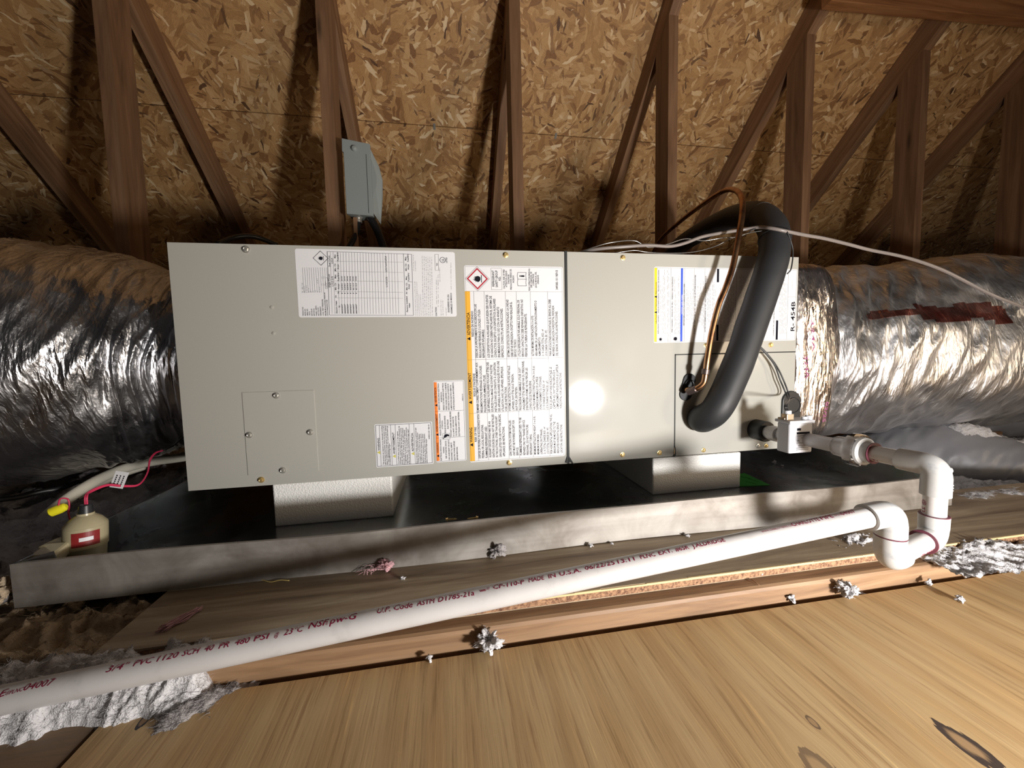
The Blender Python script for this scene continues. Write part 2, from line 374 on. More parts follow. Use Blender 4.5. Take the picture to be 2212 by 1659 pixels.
# ================================================================== SETTING
RS = math.tan(math.radians(41.76)); RA = math.radians(41.76)
def roof_z(y): return 1.589 - RS * (y - .6)
def roof_sheet(name, y0, y1, x0, x1):
    L = (y1 - y0) / math.cos(RA)
    me = bpy.data.meshes.new(name)
    mb = MB().box((x0, 0, 0), (x1, L, .012)); me.from_pydata(mb.v, [], mb.f); me.materials.append(M['osb'])
    o = bpy.data.objects.new(name, me); COL.objects.link(o); o.location = (0, y0, roof_z(y0)); o.rotation_euler = (-RA, 0, 0); o['kind'] = 'structure'
    return o
roof_sheet('ceiling', .996, 2.75, -3.6, 5.2)
roof_sheet('ceiling', -.35, .9935, -3.6, 5.2)
for i, (x, lab) in enumerate([(.461, 'small bright metal clip on the board seam right of the grey box'), (1.007, 'small metal clip on the board seam right of the centre post')]):
    y = .995; z = roof_z(y)
    MB().box((x - .005, y - .012, z - .003), (x + .005, y + .012, z - .001), Matrix.Rotation(-RA, 3, 'X')).build('panel_clip', M['nickel']); tag(bpy.data.objects[('panel_clip', 'panel_clip.001')[i]], lab, 'clip', 'metal clips on the roof board seam')

FZ = -.125
MB().box((.121, -1.5, FZ - .012), (2.9, -.337, FZ)).build('floor', M['floor'], origin=(0, 0, FZ), kind='structure')
MB().box((-1.6, -1.5, FZ - .012), (.116, -.335, FZ - .001)).build('floor', M['dark_ply'], kind='structure')
MB().box((-3.6, -1.5, FZ - .10), (5.2, 2.7, FZ - .08)).build('floor', M['dark_ply'], kind='structure')

# ================================================================== TRUSSES
YP = .60
POSTS = [(-1.11, 'leftmost rafter, only a dark edge in the upper left corner', None), (-.503, 'leftmost brown post and rafter behind the left foil duct', None), (.107, 'reddish post and rafter carrying the grey electrical box', None),
         (.730, 'narrow reddish post and rafter above the middle of the grey cabinet', None), (1.325, 'reddish knotted post and rafter behind the looped copper tube', None),
         (1.917, 'tall brown post and rafter behind the black insulated line', None), (2.482, 'brown post and rafter standing behind the right foil duct', None), (3.09, 'dark post and rafter at the right edge', None)]
for xx, lab, _ in POSTS:
    root = empty('roof_truss', (xx, YP, -.1), lab, 'truss', 'roof trusses behind the air handler')
    w = .038
    MB().box((xx, YP, -.13), (xx + w, YP + .089, 1.47 - RS * .089)).add([], []).prism([(xx, YP, 1.47 - RS * .089), (xx, YP + .089, 1.47 - RS * .089), (xx, YP, 1.47)], (w, 0, 0)).build('post', M['post'], root)
    # rafter, its long axis down the slope: built upright then leant, so the grain follows it
    y0, y1 = -.30, 2.55; L = (y1 - y0) / math.cos(RA)
    me = bpy.data.meshes.new('rafter'); mb = MB().box((0, 0, 0), (w, .089, L)); me.from_pydata(mb.v, [], mb.f); me.materials.append(M['rafter'])
    o = bpy.data.objects.new('rafter', me); COL.objects.link(o); o.parent = root
    # local z -> down the slope, local y -> away from the boards
    zx = Vector((0, math.cos(RA), -math.sin(RA))); yx = Vector((0, -math.sin(RA), -math.cos(RA)))
    mt = Matrix(((-1, 0, 0), tuple(yx), tuple(zx))).transposed().to_4x4()
    mt.translation = Vector((xx + w, y0, roof_z(y0) - .0005)) - Vector((xx, YP, -.1)); o.matrix_local = mt
    if abs(xx - .730) < .01:
        q = .66; mb = MB()
        for (ya, yb, k) in ((1.10, 1.16, 0), (1.172, 1.20, .01), (1.22, 1.29, 0)):
            pts = []
            for yy, dd in ((ya, .004 + k), (ya + .012, .05), (yb, .078), (yb + .02, .03 + k)):
                pts.append(Vector((xx - .0006, yy, roof_z(yy) - dd * 1.1)))
            mb.poly(pts)
        mb.build('paint_mark', newmat('magenta_marking', (.26, .03, .06), .6), root)
A = Vector((1.835, .47, 1.437)); d = Vector((1.3, 0, .063)).normalized(); up = Vector((-d.z, 0, d.x))
MB().prism([A, A + d * 1.5, A + d * 1.5 + up * .089, A + up * .089], (0, -.038, 0)).build('horizontal_brace', M['brace'], bevel=.002); tag(bpy.data.objects['horizontal_brace'], 'orange brown board running sideways across the upper right corner', 'board')

# ================================================================== PLATFORM
pb = MB().prism([(.075, -.3035, -.1005), (2.6, -.3035, -.1005), (2.6, -.12, -.1005), (1.56, -.12, -.1005), (1.50, .62, -.1005), (.075, .62, -.1005)], (0, 0, .014)); platform = pb.build('plywood_platform', M['old_ply'], origin=(.075, -.3, -.0875))
tag(platform, 'weathered plywood sheet lying under the metal drain pan', 'plywood')
MB().box((.075, -.3050, -.0985), (2.6, -.3034, -.0895)).build('core_edge', M['ply_core'], platform)
mbf = MB()
x = .3
while x < 2.5:
    w_ = random.uniform(.03, .09); mbf.box((x, -.3056, -.0895), (x + w_, -.3030, -.0862 - random.uniform(0, .0008))); x += w_
mbf.build('splintered_lip', M['ply_face'], platform)
sl = MB().box((.150, -.3265, -.20), (2.7, -.18, -.1008)).build('sleeper_board', M['sleeper'], bevel=.006, origin=(.19, -.32, FZ))
tag(sl, 'orange pine board with rounded edge under the front of the weathered plywood', 'board')
MB().box((.15, .35, -.20), (2.6, .49, -.1008)).build('sleeper_board', M['sleeper'], bevel=.006); tag(bpy.data.objects['sleeper_board.001'], 'pine board hidden under the back of the weathered plywood', 'board')

# ================================================================== DRAIN PAN
PX0, PX1, PY0, PY1, PZ0, PZ1 = -.103, 1.470, -.187, .585, -.0855, -.025
pan = empty('drain_pan', (PX0, PY0, PZ0), 'large shallow galvanised metal drain pan under the grey cabinet', 'drain pan')
MB().box((PX0, PY0 + .0045, PZ0), (PX1, PY1, PZ0 + .001)).build('pan_floor', M['galv'], pan)
th = .0012
def panwall(name, a, b, m):
    return MB().box(a, b).build(name, m, pan)
# the front side sags gently: built from short lengths
def frontwall():
    mb = MB(); n = 40
    for k in range(n + 1):
        x_ = PX0 + (PX1 - PX0) * k / n; y_ = PY0 + .004 * math.sin(k * .35) * math.sin(k / n * PI); z_ = PZ1 + .0015 * math.sin(k * .5)
        mb.v += [Vector((x_, y_ - .0005, PZ0)), Vector((x_, y_, z_)), Vector((x_, y_ + th, PZ0)), Vector((x_, y_ + th, z_)), Vector((x_, y_ + .006, z_ - .0006)), Vector((x_, y_ + .006, z_ - .0016))]
    for k in range(n):
        a, b = k * 6, (k + 1) * 6
        mb.f += [(a, b, b + 1, a + 1), (a + 2, a + 3, b + 3, b + 2), (a + 1, b + 1, b + 4, a + 4), (a + 4, b + 4, b + 5, a + 5), (a + 5, b + 5, b + 3, a + 3)]
    return mb
frontwall().build('front_side', M['galv_out'], pan, smooth=.6)
panwall('rear_side', (PX0, PY1 - th, PZ0), (PX1, PY1, PZ1), M['galv'])
MB().box((PX0, PY0, PZ0), (PX0 + th, PY1, PZ1)).box((PX0, PY0 + .001, PZ1 - .0008), (PX0 + .006, PY1, PZ1)).build('left_side', M['galv'], pan)
MB().box((PX1 - th, PY0, PZ0), (PX1, PY1, PZ1)).box((PX1 - .006, PY0, PZ1 - .0008), (PX1, PY1, PZ1)).build('right_side', M['galv'], pan)
# folded corner tab at the near left corner, green sticker
MB().prism([(PX0 + .001, PY0 + .002, PZ1), (PX0 + .036, PY0 + .016, PZ1 + .006), (PX0 + .030, PY0 + .030, PZ1 - .03), (PX0 + .001, PY0 + .006, PZ1 - .03)], (0, .001, 0)).build('corner_fold', M['galv'], pan)
gs = MB().prism([pz(1568, 1052, PZ0 + .0015), pz(1664, 1048, PZ0 + .0015), pz(1608, 1022, PZ0 + .0015), pz(1560, 1030, PZ0 + .0015)], (0, 0, .0004)).build('green_sticker', M['green'], pan)
gs['label'] = 'green sticker on the pan floor'
mb = MB()
for k, (a, b) in enumerate((((1618, 1035), (1640, 1041)), ((1612, 1040), (1634, 1046)), ((1600, 1030), (1622, 1034)))):
    A, B = pz(*a, PZ0 + .0022), pz(*b, PZ0 + .0022); mb.prism([A, B, B + Vector((0, .0025, 0)), A + Vector((0, .0025, 0))], (0, 0, .0002))
mb.build('sticker_print', M['ink'], gs)

# foam blocks
def foam(x0, x1, y0, y1, lab):
    mb = MB().box((x0, y0, PZ0 + .0012), (x1, y1, -.0005))
    o = mb.build('foam_block', M['foam'], bevel=.003); tag(o, lab, 'foam block', 'foam blocks under the cabinet')
foam(.139, .360, .006, .32, 'left white foam block propping the cabinet in the pan')
foam(.923, 1.145, -.004, .32, 'right white foam block propping the cabinet in the pan')

# ================================================================== AIR HANDLER
L, H, D, XS = 1.288, .448, .56, .727
ah = empty('air_handler', (0, 0, 0), 'long grey metal air handler cabinet lying on foam blocks', 'air handler')
MB().box((0, .0012, 0), (L, D, H)).build('cabinet', M['cabinet'], ah, bevel=.0015)
MB().box((.0004, -.0008, .0006), (XS - .0022, .0011, H - .0006)).build('blower_panel', M['cabinet'], ah, bevel=.0004)
# coil panel has a notch for the pipe plate
n0, n1 = py(1458, 765), py(1456, 985)
NX, NZ = (n0.x + n1.x) / 2, n0.z
MB().prism([(XS + .0028, -.0008, .0006), (NX - .001, -.0008, .0006), (NX - .001, -.0008, NZ), (L - .0006, -.0008, NZ), (L - .0006, -.0008, H - .0006), (XS + .0028, -.0008, H - .0006)], (0, .0018, 0)).build('coil_panel', M['cabinet'], ah, bevel=.0004)
MB().box((NX + .0022, -.0004, .0006), (L - .0006, .0011, NZ - .0022)).build('pipe_plate', M['cabinet'], ah, bevel=.0006)
MB().box((XS - .0022, -.0026, .002), (XS + .0028, .0012, H + .0005)).build('seam_gasket', M['black_gasket'], ah)
MB().box((NX - .0010, .0001, .0006), (NX + .0022, .0013, NZ)).box((NX - .001, .0001, NZ - .0022), (L - .0006, .0013, NZ)).build('plate_gasket', M['black_gasket'], ah)
# torn bits of gasket
q = py(1224, 1000); MB().prism([(XS - .001, -.002, .022), (XS + .003, -.003, .016), (XS + .0125, -.006, -.001), (XS + .004, -.004, .006), (XS - .001, -.003, .002), (XS - .006, -.004, .004)], (0, .0016, 0)).build('torn_gasket', M['black_gasket'], ah)
MB().prism([(NX + .001, -.0012, .026), (NX + .003, -.002, .018), (NX + .003, -.002, .002), (NX - .001, -.002, -.002), (NX - .004, -.002, .001), (NX, -.0015, .006)], (0, .0012, 0)).build('torn_gasket', M['black_gasket'], ah)
MB().prism([(NX - .0005, -.0022, .021), (NX + .001, -.0022, .012), (NX + .000, -.0022, .005), (NX - .002, -.0022, .006)], (0, .0004, 0)).build('gasket_backing', M['ply_face'], ah)
# square knockout cover on the left panel
c = [py(u, v) for u, v in ((523, 848), (678, 842), (690, 1018), (537, 1024))]
xa, xb = (c[0].x + c[3].x) / 2, (c[1].x + c[2].x) / 2; za, zb = (c[2].z + c[3].z) / 2, (c[0].z + c[1].z) / 2
MB().box((xa, -.0020, za), (xb, -.0007, zb)).build('cover_plate', M['cabinet'], ah, bevel=.0004)
def screw_mesh(c, mb, r=.0050):
    # washer flange, hex head with dished top, axis -Y
    mb.lathe(c, (0, -1, 0), [(0, r * 1.25), (.0008, r * 1.2), (.0012, r * .9)], 24)
    hexp = [(c[0] + r * .84 * math.cos(k * PI / 3 + .3), c[1] - .001, c[2] + r * .84 * math.sin(k * PI / 3 + .3)) for k in range(6)]
    mb.prism(hexp, (0, -.0028, 0)); mb.lathe((c[0], c[1] - .0036, c[2]), (0, -1, 0), [(0, r * .68), (.0005, r * .62), (.0006, r * .5), (.0001, r * .35)], 18)
SCREWS = [(532, 539, 'nickel', 1.15), (1092, 551, 'zinc', 1), (1100, 999, 'zinc', 1), (598, 854, 'nickel', 1.05), (540, 939, 'nickel', 1.05), (671, 933, 'nickel', 1.05), (612, 1015, 'nickel', 1.05), (565, 1036, 'zinc', 1),
          (1345, 557, 'zinc', 1), (1344, 982, 'zinc', 1), (1424, 978, 'zinc', 1), (1519, 972, 'zinc', .9), (1664, 745, 'zinc', 1), (1654, 963, 'zinc', .85), (1637, 963, 'nickel', .9), (1524, 746, 'zinc', .9)]
for u, v, mm, k in SCREWS:
    p = py(u, v); off = -.0022 if (xa < p.x < xb and za < p.z < zb) else -.001
    mb = MB(); screw_mesh((p.x, off, p.z), mb, .0047 * k); mb.build('screw', M[mm], ah, smooth=.5)
for u, v in ((588, 664), (592, 720)):
    p = py(u, v); mb = MB(); mb.lathe((p.x, -.0006, p.z), (0, -1, 0), [(0, .0032), (.0012, .003), (.0018, .001)], 16); mb.build('plug_button', M['cabinet'], ah, smooth=.7)
# oval rubber grommets
def oval(c, w, h, tilt, thick, n=32):
    pts = []
    for k in range(n):
        a = 2 * PI * k / n; ca, sa = math.cos(a), math.sin(a); x_ = w / 2 * ca; z_ = (h / 2 - w / 2) * (1 if sa > 0 else -1) + w / 2 * sa
        pts.append(Vector((c.x + x_ * math.cos(tilt) + z_ * math.sin(tilt), -.0006, c.z - x_ * math.sin(tilt) + z_ * math.cos(tilt))))
    return MB().prism(pts, (0, -thick, 0))
gc = py(1484, 836); oval(gc, .030, .062, .28, .0035).build('liquid_line_grommet', M['rubber'], ah, bevel=.001)
pts = [Vector((gc.x + .002 + .0105 * math.cos(a), -.0062, gc.z + .004 + .012 * math.sin(a))) for a in [k * PI / 8 - .6 for k in range(10)]]
MB().tube(spline(pts, 3), .0022, 8).build('grommet_lip', M['rubber'], ah, smooth=True)
g2 = py(1706, 884); oval(g2, .050, .088, .02, .005).build('spare_drain_grommet', M['rubber'], ah, bevel=.0015)
MB().lathe((g2.x + .004, -.0055, g2.z + .01), (0, -1, 0), [(0, .019), (.002, .018), (.0022, .0165), (.001, .016)], 28).build('grommet_dial', M['rubber'], ah, smooth=.5)

# ---------------- stickers
def sticker(name, quad, lab, m='paper', r=.004):
    P = [py(*q) for q in quad]; x0 = (P[0].x + P[3].x) / 2; x1 = (P[1].x + P[2].x) / 2; z0 = (P[2].z + P[3].z) / 2; z1 = (P[0].z + P[1].z) / 2
    pts = []
    for cx_, cz_, a0 in ((x0 + r, z0 + r, PI), (x1 - r, z0 + r, 1.5 * PI), (x1 - r, z1 - r, 0), (x0 + r, z1 - r, .5 * PI)):
        for k in range(5): a = a0 + k * PI / 8; pts.append(Vector((cx_ + r * math.cos(a), -.0009, cz_ + r * math.sin(a))))
    o = MB().prism(pts, (0, -.0003, 0)).build(name, M[m], ah); o['label'] = lab
    return o, (x0, x1, z0, z1)
UPX = Vector((-1, 0, 0))
class Zm:
    """a magnified crop: (x, y) in it -> point on the cabinet's front"""
    def __init__(s, u0, v0, k, depth=-.0016): s.u0, s.v0, s.k, s.d = u0, v0, k, depth
    def __call__(s, x_, y_, d=None):
        p = py(s.u0 + x_ / s.k, s.v0 + y_ / s.k); p.y = s.d if d is None else d; return p
    def text(s, mb, items, h):
        hh = h / s.k * .00092
        for it in items:
            st, x_, ya, yb = it[:4]; A = s(x_, ya); B = s(x_, yb); A.x = B.x = (A.x + B.x) / 2 if abs(A.x - B.x) < .004 else A.x
            lay(mb, st, A, B, hh * (it[4] if len(it) > 4 else 1), UPX)
def rule(mb, A, B, w=.0004):
    d_ = (B - A).normalized(); n_ = Vector((d_.z, 0, -d_.x)) * w / 2
    mb.poly([A - n_, B - n_, B + n_, A + n_])
def rect_lines(mb, x0, x1, z0, z1, d, w=.0004):
    c_ = [Vector((x0, d, z0)), Vector((x1, d, z0)), Vector((x1, d, z1)), Vector((x0, d, z1))]
    for k in range(4): rule(mb, c_[k], c_[(k + 1) % 4], w)
def tri(mb, c_, r):   # warning triangle lying on its side, point to the left
    mb.poly([c_ + Vector((-r, 0, 0)), c_ + Vector((r * .8, 0, r)), c_ + Vector((r * .8, 0, -r))])
def small_print(mb, A, B, h, words=9, seed=0):
    """unreadably small line: a row of word-long strokes"""
    rr = random.Random(seed); t_ = 0; n_ = Vector((-h, 0, 0))
    while t_ < 1:
        w_ = rr.uniform(.35, 1.6) / words; e = min(1, t_ + w_)
        a, b = A + (B - A) * t_, A + (B - A) * e; ht = rr.uniform(.75, 1.0)
        # letters as little ticks
        k_ = max(2, int((b - a).length / (h * .62)))
        for j in range(k_):
            p0 = a + (b - a) * ((j + .12) / k_); p1 = a + (b - a) * ((j + .72) / k_); hh = n_ * ht * rr.choice((.7, .7, 1.0))
            g = n_ * .22
            if rr.random() < .6: mb.poly([p0, p1, p1 + g, p0 + g])
            if rr.random() < .6: mb.poly([p0 + hh - g, p1 + hh - g, p1 + hh, p0 + hh])
            q0 = p0 + (p1 - p0) * .35; mb.poly([p0, q0, q0 + hh, p0 + hh])
        t_ = e + .35 / words
FLAME = [(-.5, -.45), (-.2, -.62), (.25, -.62), (.5, -.35), (.55, .0), (.42, .3), (.48, .62), (.22, .38), (.18, .78), (-.02, .45), (-.22, 1.0), (-.2, .5), (-.42, .7), (-.38, .3), (-.62, .42), (-.52, .08), (-.7, -.1)]
def flame(mb, c_, s, bar=True):
    mb.poly([c_ + Vector((-y_ * s, 0, x_ * s)) for x_, y_ in FLAME])
    if bar: mb.poly([c_ + Vector((a * s, 0, b * s)) for a, b in ((.78, -.75), (.92, -.75), (.92, .75), (.78, .75))])
def diamond(c_, r, d): return [Vector((c_.x - r, d, c_.z)), Vector((c_.x, d, c_.z - r)), Vector((c_.x + r, d, c_.z)), Vector((c_.x, d, c_.z + r))]
def frame_poly(mb, outer, inner):
    n = len(outer); k = len(mb.v); mb.v += outer + inner; mb.f += [(k + i, k + (i + 1) % n, k + n + (i + 1) % n, k + n + i) for i in range(n)]

# 1: the large warning sticker
st, (x0, x1, z0, z1) = sticker('fire_warning_sticker', ((1003, 573), (1214, 577), (1222, 990), (1014, 993)), 'large white sticker with an amber warning bar beside the seam')
ZA, ZB = Zm(995, 565, 7.54), Zm(1000, 770, 7.213)
zt = ZA(900, 490).z
bx0, bx1 = ZA(75, 700).x, ZA(158, 700).x
MB().poly([Vector((bx0, -.0013, z0 + .0025)), Vector((bx1, -.0013, z0 + .0025)), Vector((bx1, -.0013, zt)), Vector((bx0, -.0013, zt))]).build('amber_bar', M['amber'], st, smooth='raw')
zc1, zc2 = ZA(900, 1582).z, ZB(500, 870).z
cols = [ZA(x_, 1000).x for x_ in (228, 395, 738, 915, 1142, 1420)]
mb = MB(); rect_lines(mb, x0 + .0022, x1 - .0022, z0 + .0022, z1 - .0022, -.0013, .0004)
for zz in (zt, zc1, zc2): rule(mb, Vector((x0 + .002, -.00145, zz)), Vector((x1 - .002, -.00145, zz)), .0004)
for xx in cols: rule(mb, Vector((xx, -.00145, z0 + .0022)), Vector((xx, -.00145, zt)), .0004)
bk = ZA(575, 285); rect_lines(mb, ZA(490, 0).x, ZA(662, 0).x, ZA(575, 460).z, ZA(575, 112).z, -.0014, .0004)
mb.build('ruled_lines', M['rule'], st, smooth='raw')
mb = MB()
ZA.text(mb, [('ADVERTENCIA', 152, 1203, 830, 1.25), ('RIESGO DE INCENDIO', 210, 1222, 808, .95), ('DESECHE LA APROPRIAMENTE DE ACUERDOCON LAS', 268, 1567, 697), ('REGULACIONES FEDERALES O LOCALES. UTILIZA', 328, 1567, 783), ('REFRIGERANTE INFLAMABLE.', 388, 1567, 1105),
    ('LOS DISPOSITIVOS AUXILIARES QUE PUEDEN SER FUENTES', 460, 1565, 545), ('DE IGNICIÓN NO DEBEN INSTALARSE EN EL SISTEMA DE', 518, 1562, 563), ('CONDUCTOS, EXCEPTO LOS DISPOSITIVOS AUXILIARES', 576, 1562, 608), ('ENUMERADOS PARA SU USO CON UN APARATO', 635, 1560, 740), ('ESPECIFICO. CONSULTE LAS INSTRUCCIONES.', 692, 1560, 765),
    ('SISTEMA DE DETECCIÓN DE FUGAS INSTALADO. LA UNIDAD', 788, 1557, 620), ('DEBE ESTAR ENERGIZADA, EXCEPTO PARA REALIZAR EL', 846, 1555, 660), ('SERVICIO TÉCNICO.', 905, 1555, 1265),
    ('UTILIZA REFRIGERANTE INFLAMABLE. SOLO PERSONAL DE', 965, 1550, 630), ('SERVICIO CAPACITADO DEBE REPARAR EL DISPOSITIVO. NO', 1022, 1550, 618), ('PERFORE LA TUBERIA DE REFRIGERANTE.', 1080, 1550, 850),
    ('ALTURA MINIMA DE INSTALACIÓN, 0 m (0 ft).', 1187, 1540, 880), ('ÁREA MINIMA DE LA HABITACIÓN (EN FUNCIONAMIENTO O', 1243, 1540, 640), ('ALMACENAMIENTO):', 1299, 1540, 1230), ('3.1 X CARGA TOTAL (KG) - m²', 1353, 1538, 1100), ('(15 X CARGA TOTAL (lb) - ft²).', 1408, 1538, 1115),
    ('PARA APLICACIONES HORIZONTALES, EL SENSOR A2L DEBE', 1470, 1535, 618), ('MOVERSE A LA UBICACIÓN HORIZONTAL INDICADA', 1524, 1535, 720), ('DEL SENSOR, CONSULTE LAS INSTRUCCIONES.', 1580, 1535, 810),
    ('REFRIGERANT', 547, 408, 148, .95), ('SAFETY GROUP', 602, 420, 148, .95), ('A2L', 650, 320, 248, .95),
    ('CAUTION. RISK OF FIRE/', 718, 445, 130, .7), ('ATTENTION. RISQUE', 755, 420, 155, .7), ("D'INCENDIE/", 792, 365, 210, .7), ('PRECAUCIÓN. RIESGO DE', 830, 460, 130, .7), ('INCENDIO', 870, 350, 228, .7),
    ('READ OPERATORS MANUAL/', 1128, 475, 112, .7), ('LIRE LE MANUEL DE', 1160, 430, 170, .7), ("L'OPERATEUR/", 1195, 395, 200, .7), ('LEA EL MANUAL DEL', 1235, 430, 170, .7), ('OPERADOR', 1272, 370, 222, .7), ('349385-101 REV.E', 1580, 460, 145, .95)], 40)
ZB.text(mb, [('AVERTISSEMENT', 130, 665, 252, 1.25), ("RISQUE D'INCENDIE", 193, 620, 265, .95), ('ÉLIMINER CORRECTEMENT CONFORMÉMENT AUX', 240, 872, 95), ('RÉGLEMENTATIONS FÉDÉRALES OU LOCALES.', 299, 870, 140), ('FRIGORIGÈNE INFLAMMABLE UTILISÉ.', 357, 868, 285),
    ('LES APPAREILS AUXILIAIRES POUVANT ÊTRE DES', 411, 865, 90), ("SOURCES D'ALLUMAGE NE DOIVENT PAS ÊTRE", 466, 862, 130), ("INSTALLÉS DANS LES CONDUITS, À L'EXCEPTION", 520, 860, 97), ('DES APPAREILS AUXILIAIRES INDIQUÉS POUR UNE', 574, 857, 72), ('UTILISATION AVEC UN APPAREIL SPÉCIFIQUE.', 630, 855, 155), ('VOIR LES INSTRUCTIONS.', 686, 852, 470),
    ('SYSTÈME DE DÉTECTION DES FUITES INSTALLÉ.', 738, 847, 140), ("L'APPAREIL DOIT ÊTRE SOUS TENSION,", 794, 845, 270), ("SAUF POUR L'ENTRETIEN.", 848, 842, 470),
    ('FRIGORIGÈNE INFLAMMABLE UTILISÉ. DOIT', 905, 838, 170), ('UNIQUEMENT ÊTRE RÉPARÉ PAR DU PERSONNEL', 958, 836, 68), ("D'ENTRETIEN FORMÉ. NE PAS PERCER LES", 1011, 833, 175), ('CONDUITES DE FRIGORIGÈNE.', 1065, 830, 375),
    ("HAUTEUR MINIMALE D'INSTALLATION, 0 m (0 pi).", 1120, 830, 145), ('SUPERFICIE MINIMALE DE LA PIÈCE', 1171, 828, 315), ('(FONCTIONNEMENT OU STOCKAGE),', 1222, 826, 305), ('3.1 X CHARGE TOTALE (KG) - m²', 1274, 822, 370), ('(15 X CHARGE TOTALE (lb) - pi²).', 1326, 820, 370),
    ('POUR LES APPLICATIONS HORIZONTALES, LE', 1384, 815, 165), ('CAPTEUR A2L DOIT ÊTRE DÉPLACÉ À', 1434, 812, 210), ("L'EMPLACEMENT INDIQUÉ POUR LE CAPTEUR", 1485, 810, 125), ('HORIZONTAL. VOIR LES INSTRUCTIONS.', 1535, 808, 250),
    ('WARNING', 148, 1335, 1105, 1.25), ('RISK OF FIRE', 213, 1325, 1097, .95), ('DISPOSE OF PROPERLY IN ACCORDANCE WITH', 267, 1583, 900), ('FEDERAL OR LOCAL REGULATIONS.', 324, 1580, 1060), ('FLAMMABLE REFRIGERANT USED.', 380, 1577, 1085),
    ('AUXILIARY DEVICES WHICH MAY BE AN', 435, 1570, 1010), ('IGNITION SOURCES SHALL NOT BE INSTALLED', 488, 1568, 897), ('IN THE DUCTWORK, OTHER THAN AUXILIARY', 541, 1565, 925), ('DEVICES LISTED FOR USE WITH THE SPECIFIC', 596, 1560, 897), ('APPLIANCE. SEE INSTRUCTIONS.', 652, 1555, 1090),
    ('LEAK DETECTION SYSTEM INSTALLED.', 752, 1545, 985), ('UNIT MUST BE POWERED EXCEPT FOR', 807, 1542, 990), ('SERVICE.', 863, 1538, 1410), ('FLAMMABLE REFRIGERANT USED. TO BE', 913, 1535, 950), ('REPAIRED ONLY BY TRAINED SERVICE', 967, 1532, 990), ('PERSONNEL. DO NOT PUNCTURE', 1020, 1530, 1060), ('REFRIGERANT TUBING.', 1072, 1527, 1205),
    ('MINIMUM INSTALLATION HEIGHT, 0 m (0 ft).', 1132, 1523, 925), ('MINIMUM ROOM AREA', 1185, 1520, 1210), ('(OPERATING OR STORAGE),', 1236, 1517, 1125), ('3.1 X TOTAL CHARGE (KG) - m²', 1286, 1513, 1090), ('(15 X TOTAL CHARGE (lb) - ft²).', 1335, 1510, 1100),
    ('FOR HORIZONTAL APPLICATIONS, THE A2L', 1389, 1508, 895), ('SENSOR MUST BE MOVED TO THE', 1441, 1505, 1015), ('INDICATED HORIZONTAL SENSOR', 1493, 1502, 1025), ('LOCATION. SEE INSTRUCTIONS.', 1547, 1498, 1053)], 37)
tri(mb, ZA(135, 1258), .0036); tri(mb, ZB(118, 715), .0036); tri(mb, ZB(136, 1375), .0036)
# open book with an i
b0 = ZA(1000, 290); bw, bh = .0088, .0135
pl = [Vector((b0.x - bw, -.0015, b0.z + bh)), Vector((b0.x - bw - .0012, -.0015, b0.z + bh * .5)), Vector((b0.x - bw, -.0015, b0.z)), Vector((b0.x - bw - .0012, -.0015, b0.z - bh * .5)), Vector((b0.x - bw, -.0015, b0.z - bh))]
for k in range(4): rule(mb, pl[k], pl[k + 1], .0007); rule(mb, pl[k] + Vector((2 * bw, 0, 0)), pl[k + 1] + Vector((2 * bw, 0, 0)), .0007)
for k in (0, 2, 4): rule(mb, pl[k], pl[k] + Vector((2 * bw, 0, 0)), .0007)
lay(mb, 'i', ZA(1035, 255), ZA(1035, 225), .011, UPX)
dc = ZA(272, 282); flame(mb, dc, .0098)
mb.build('printed_text', M['ink'], st, smooth='raw')
mb = MB(); frame_poly(mb, diamond(dc, .0215, -.0014), diamond(dc, .0178, -.0014)); mb.build('red_diamond', M['crimson'], st, smooth='raw')
mb = MB(); frame_poly(mb, diamond(dc, .0243, -.0014), diamond(dc, .0236, -.0014)); mb.build('diamond_outline', M['ink'], st, smooth='raw')

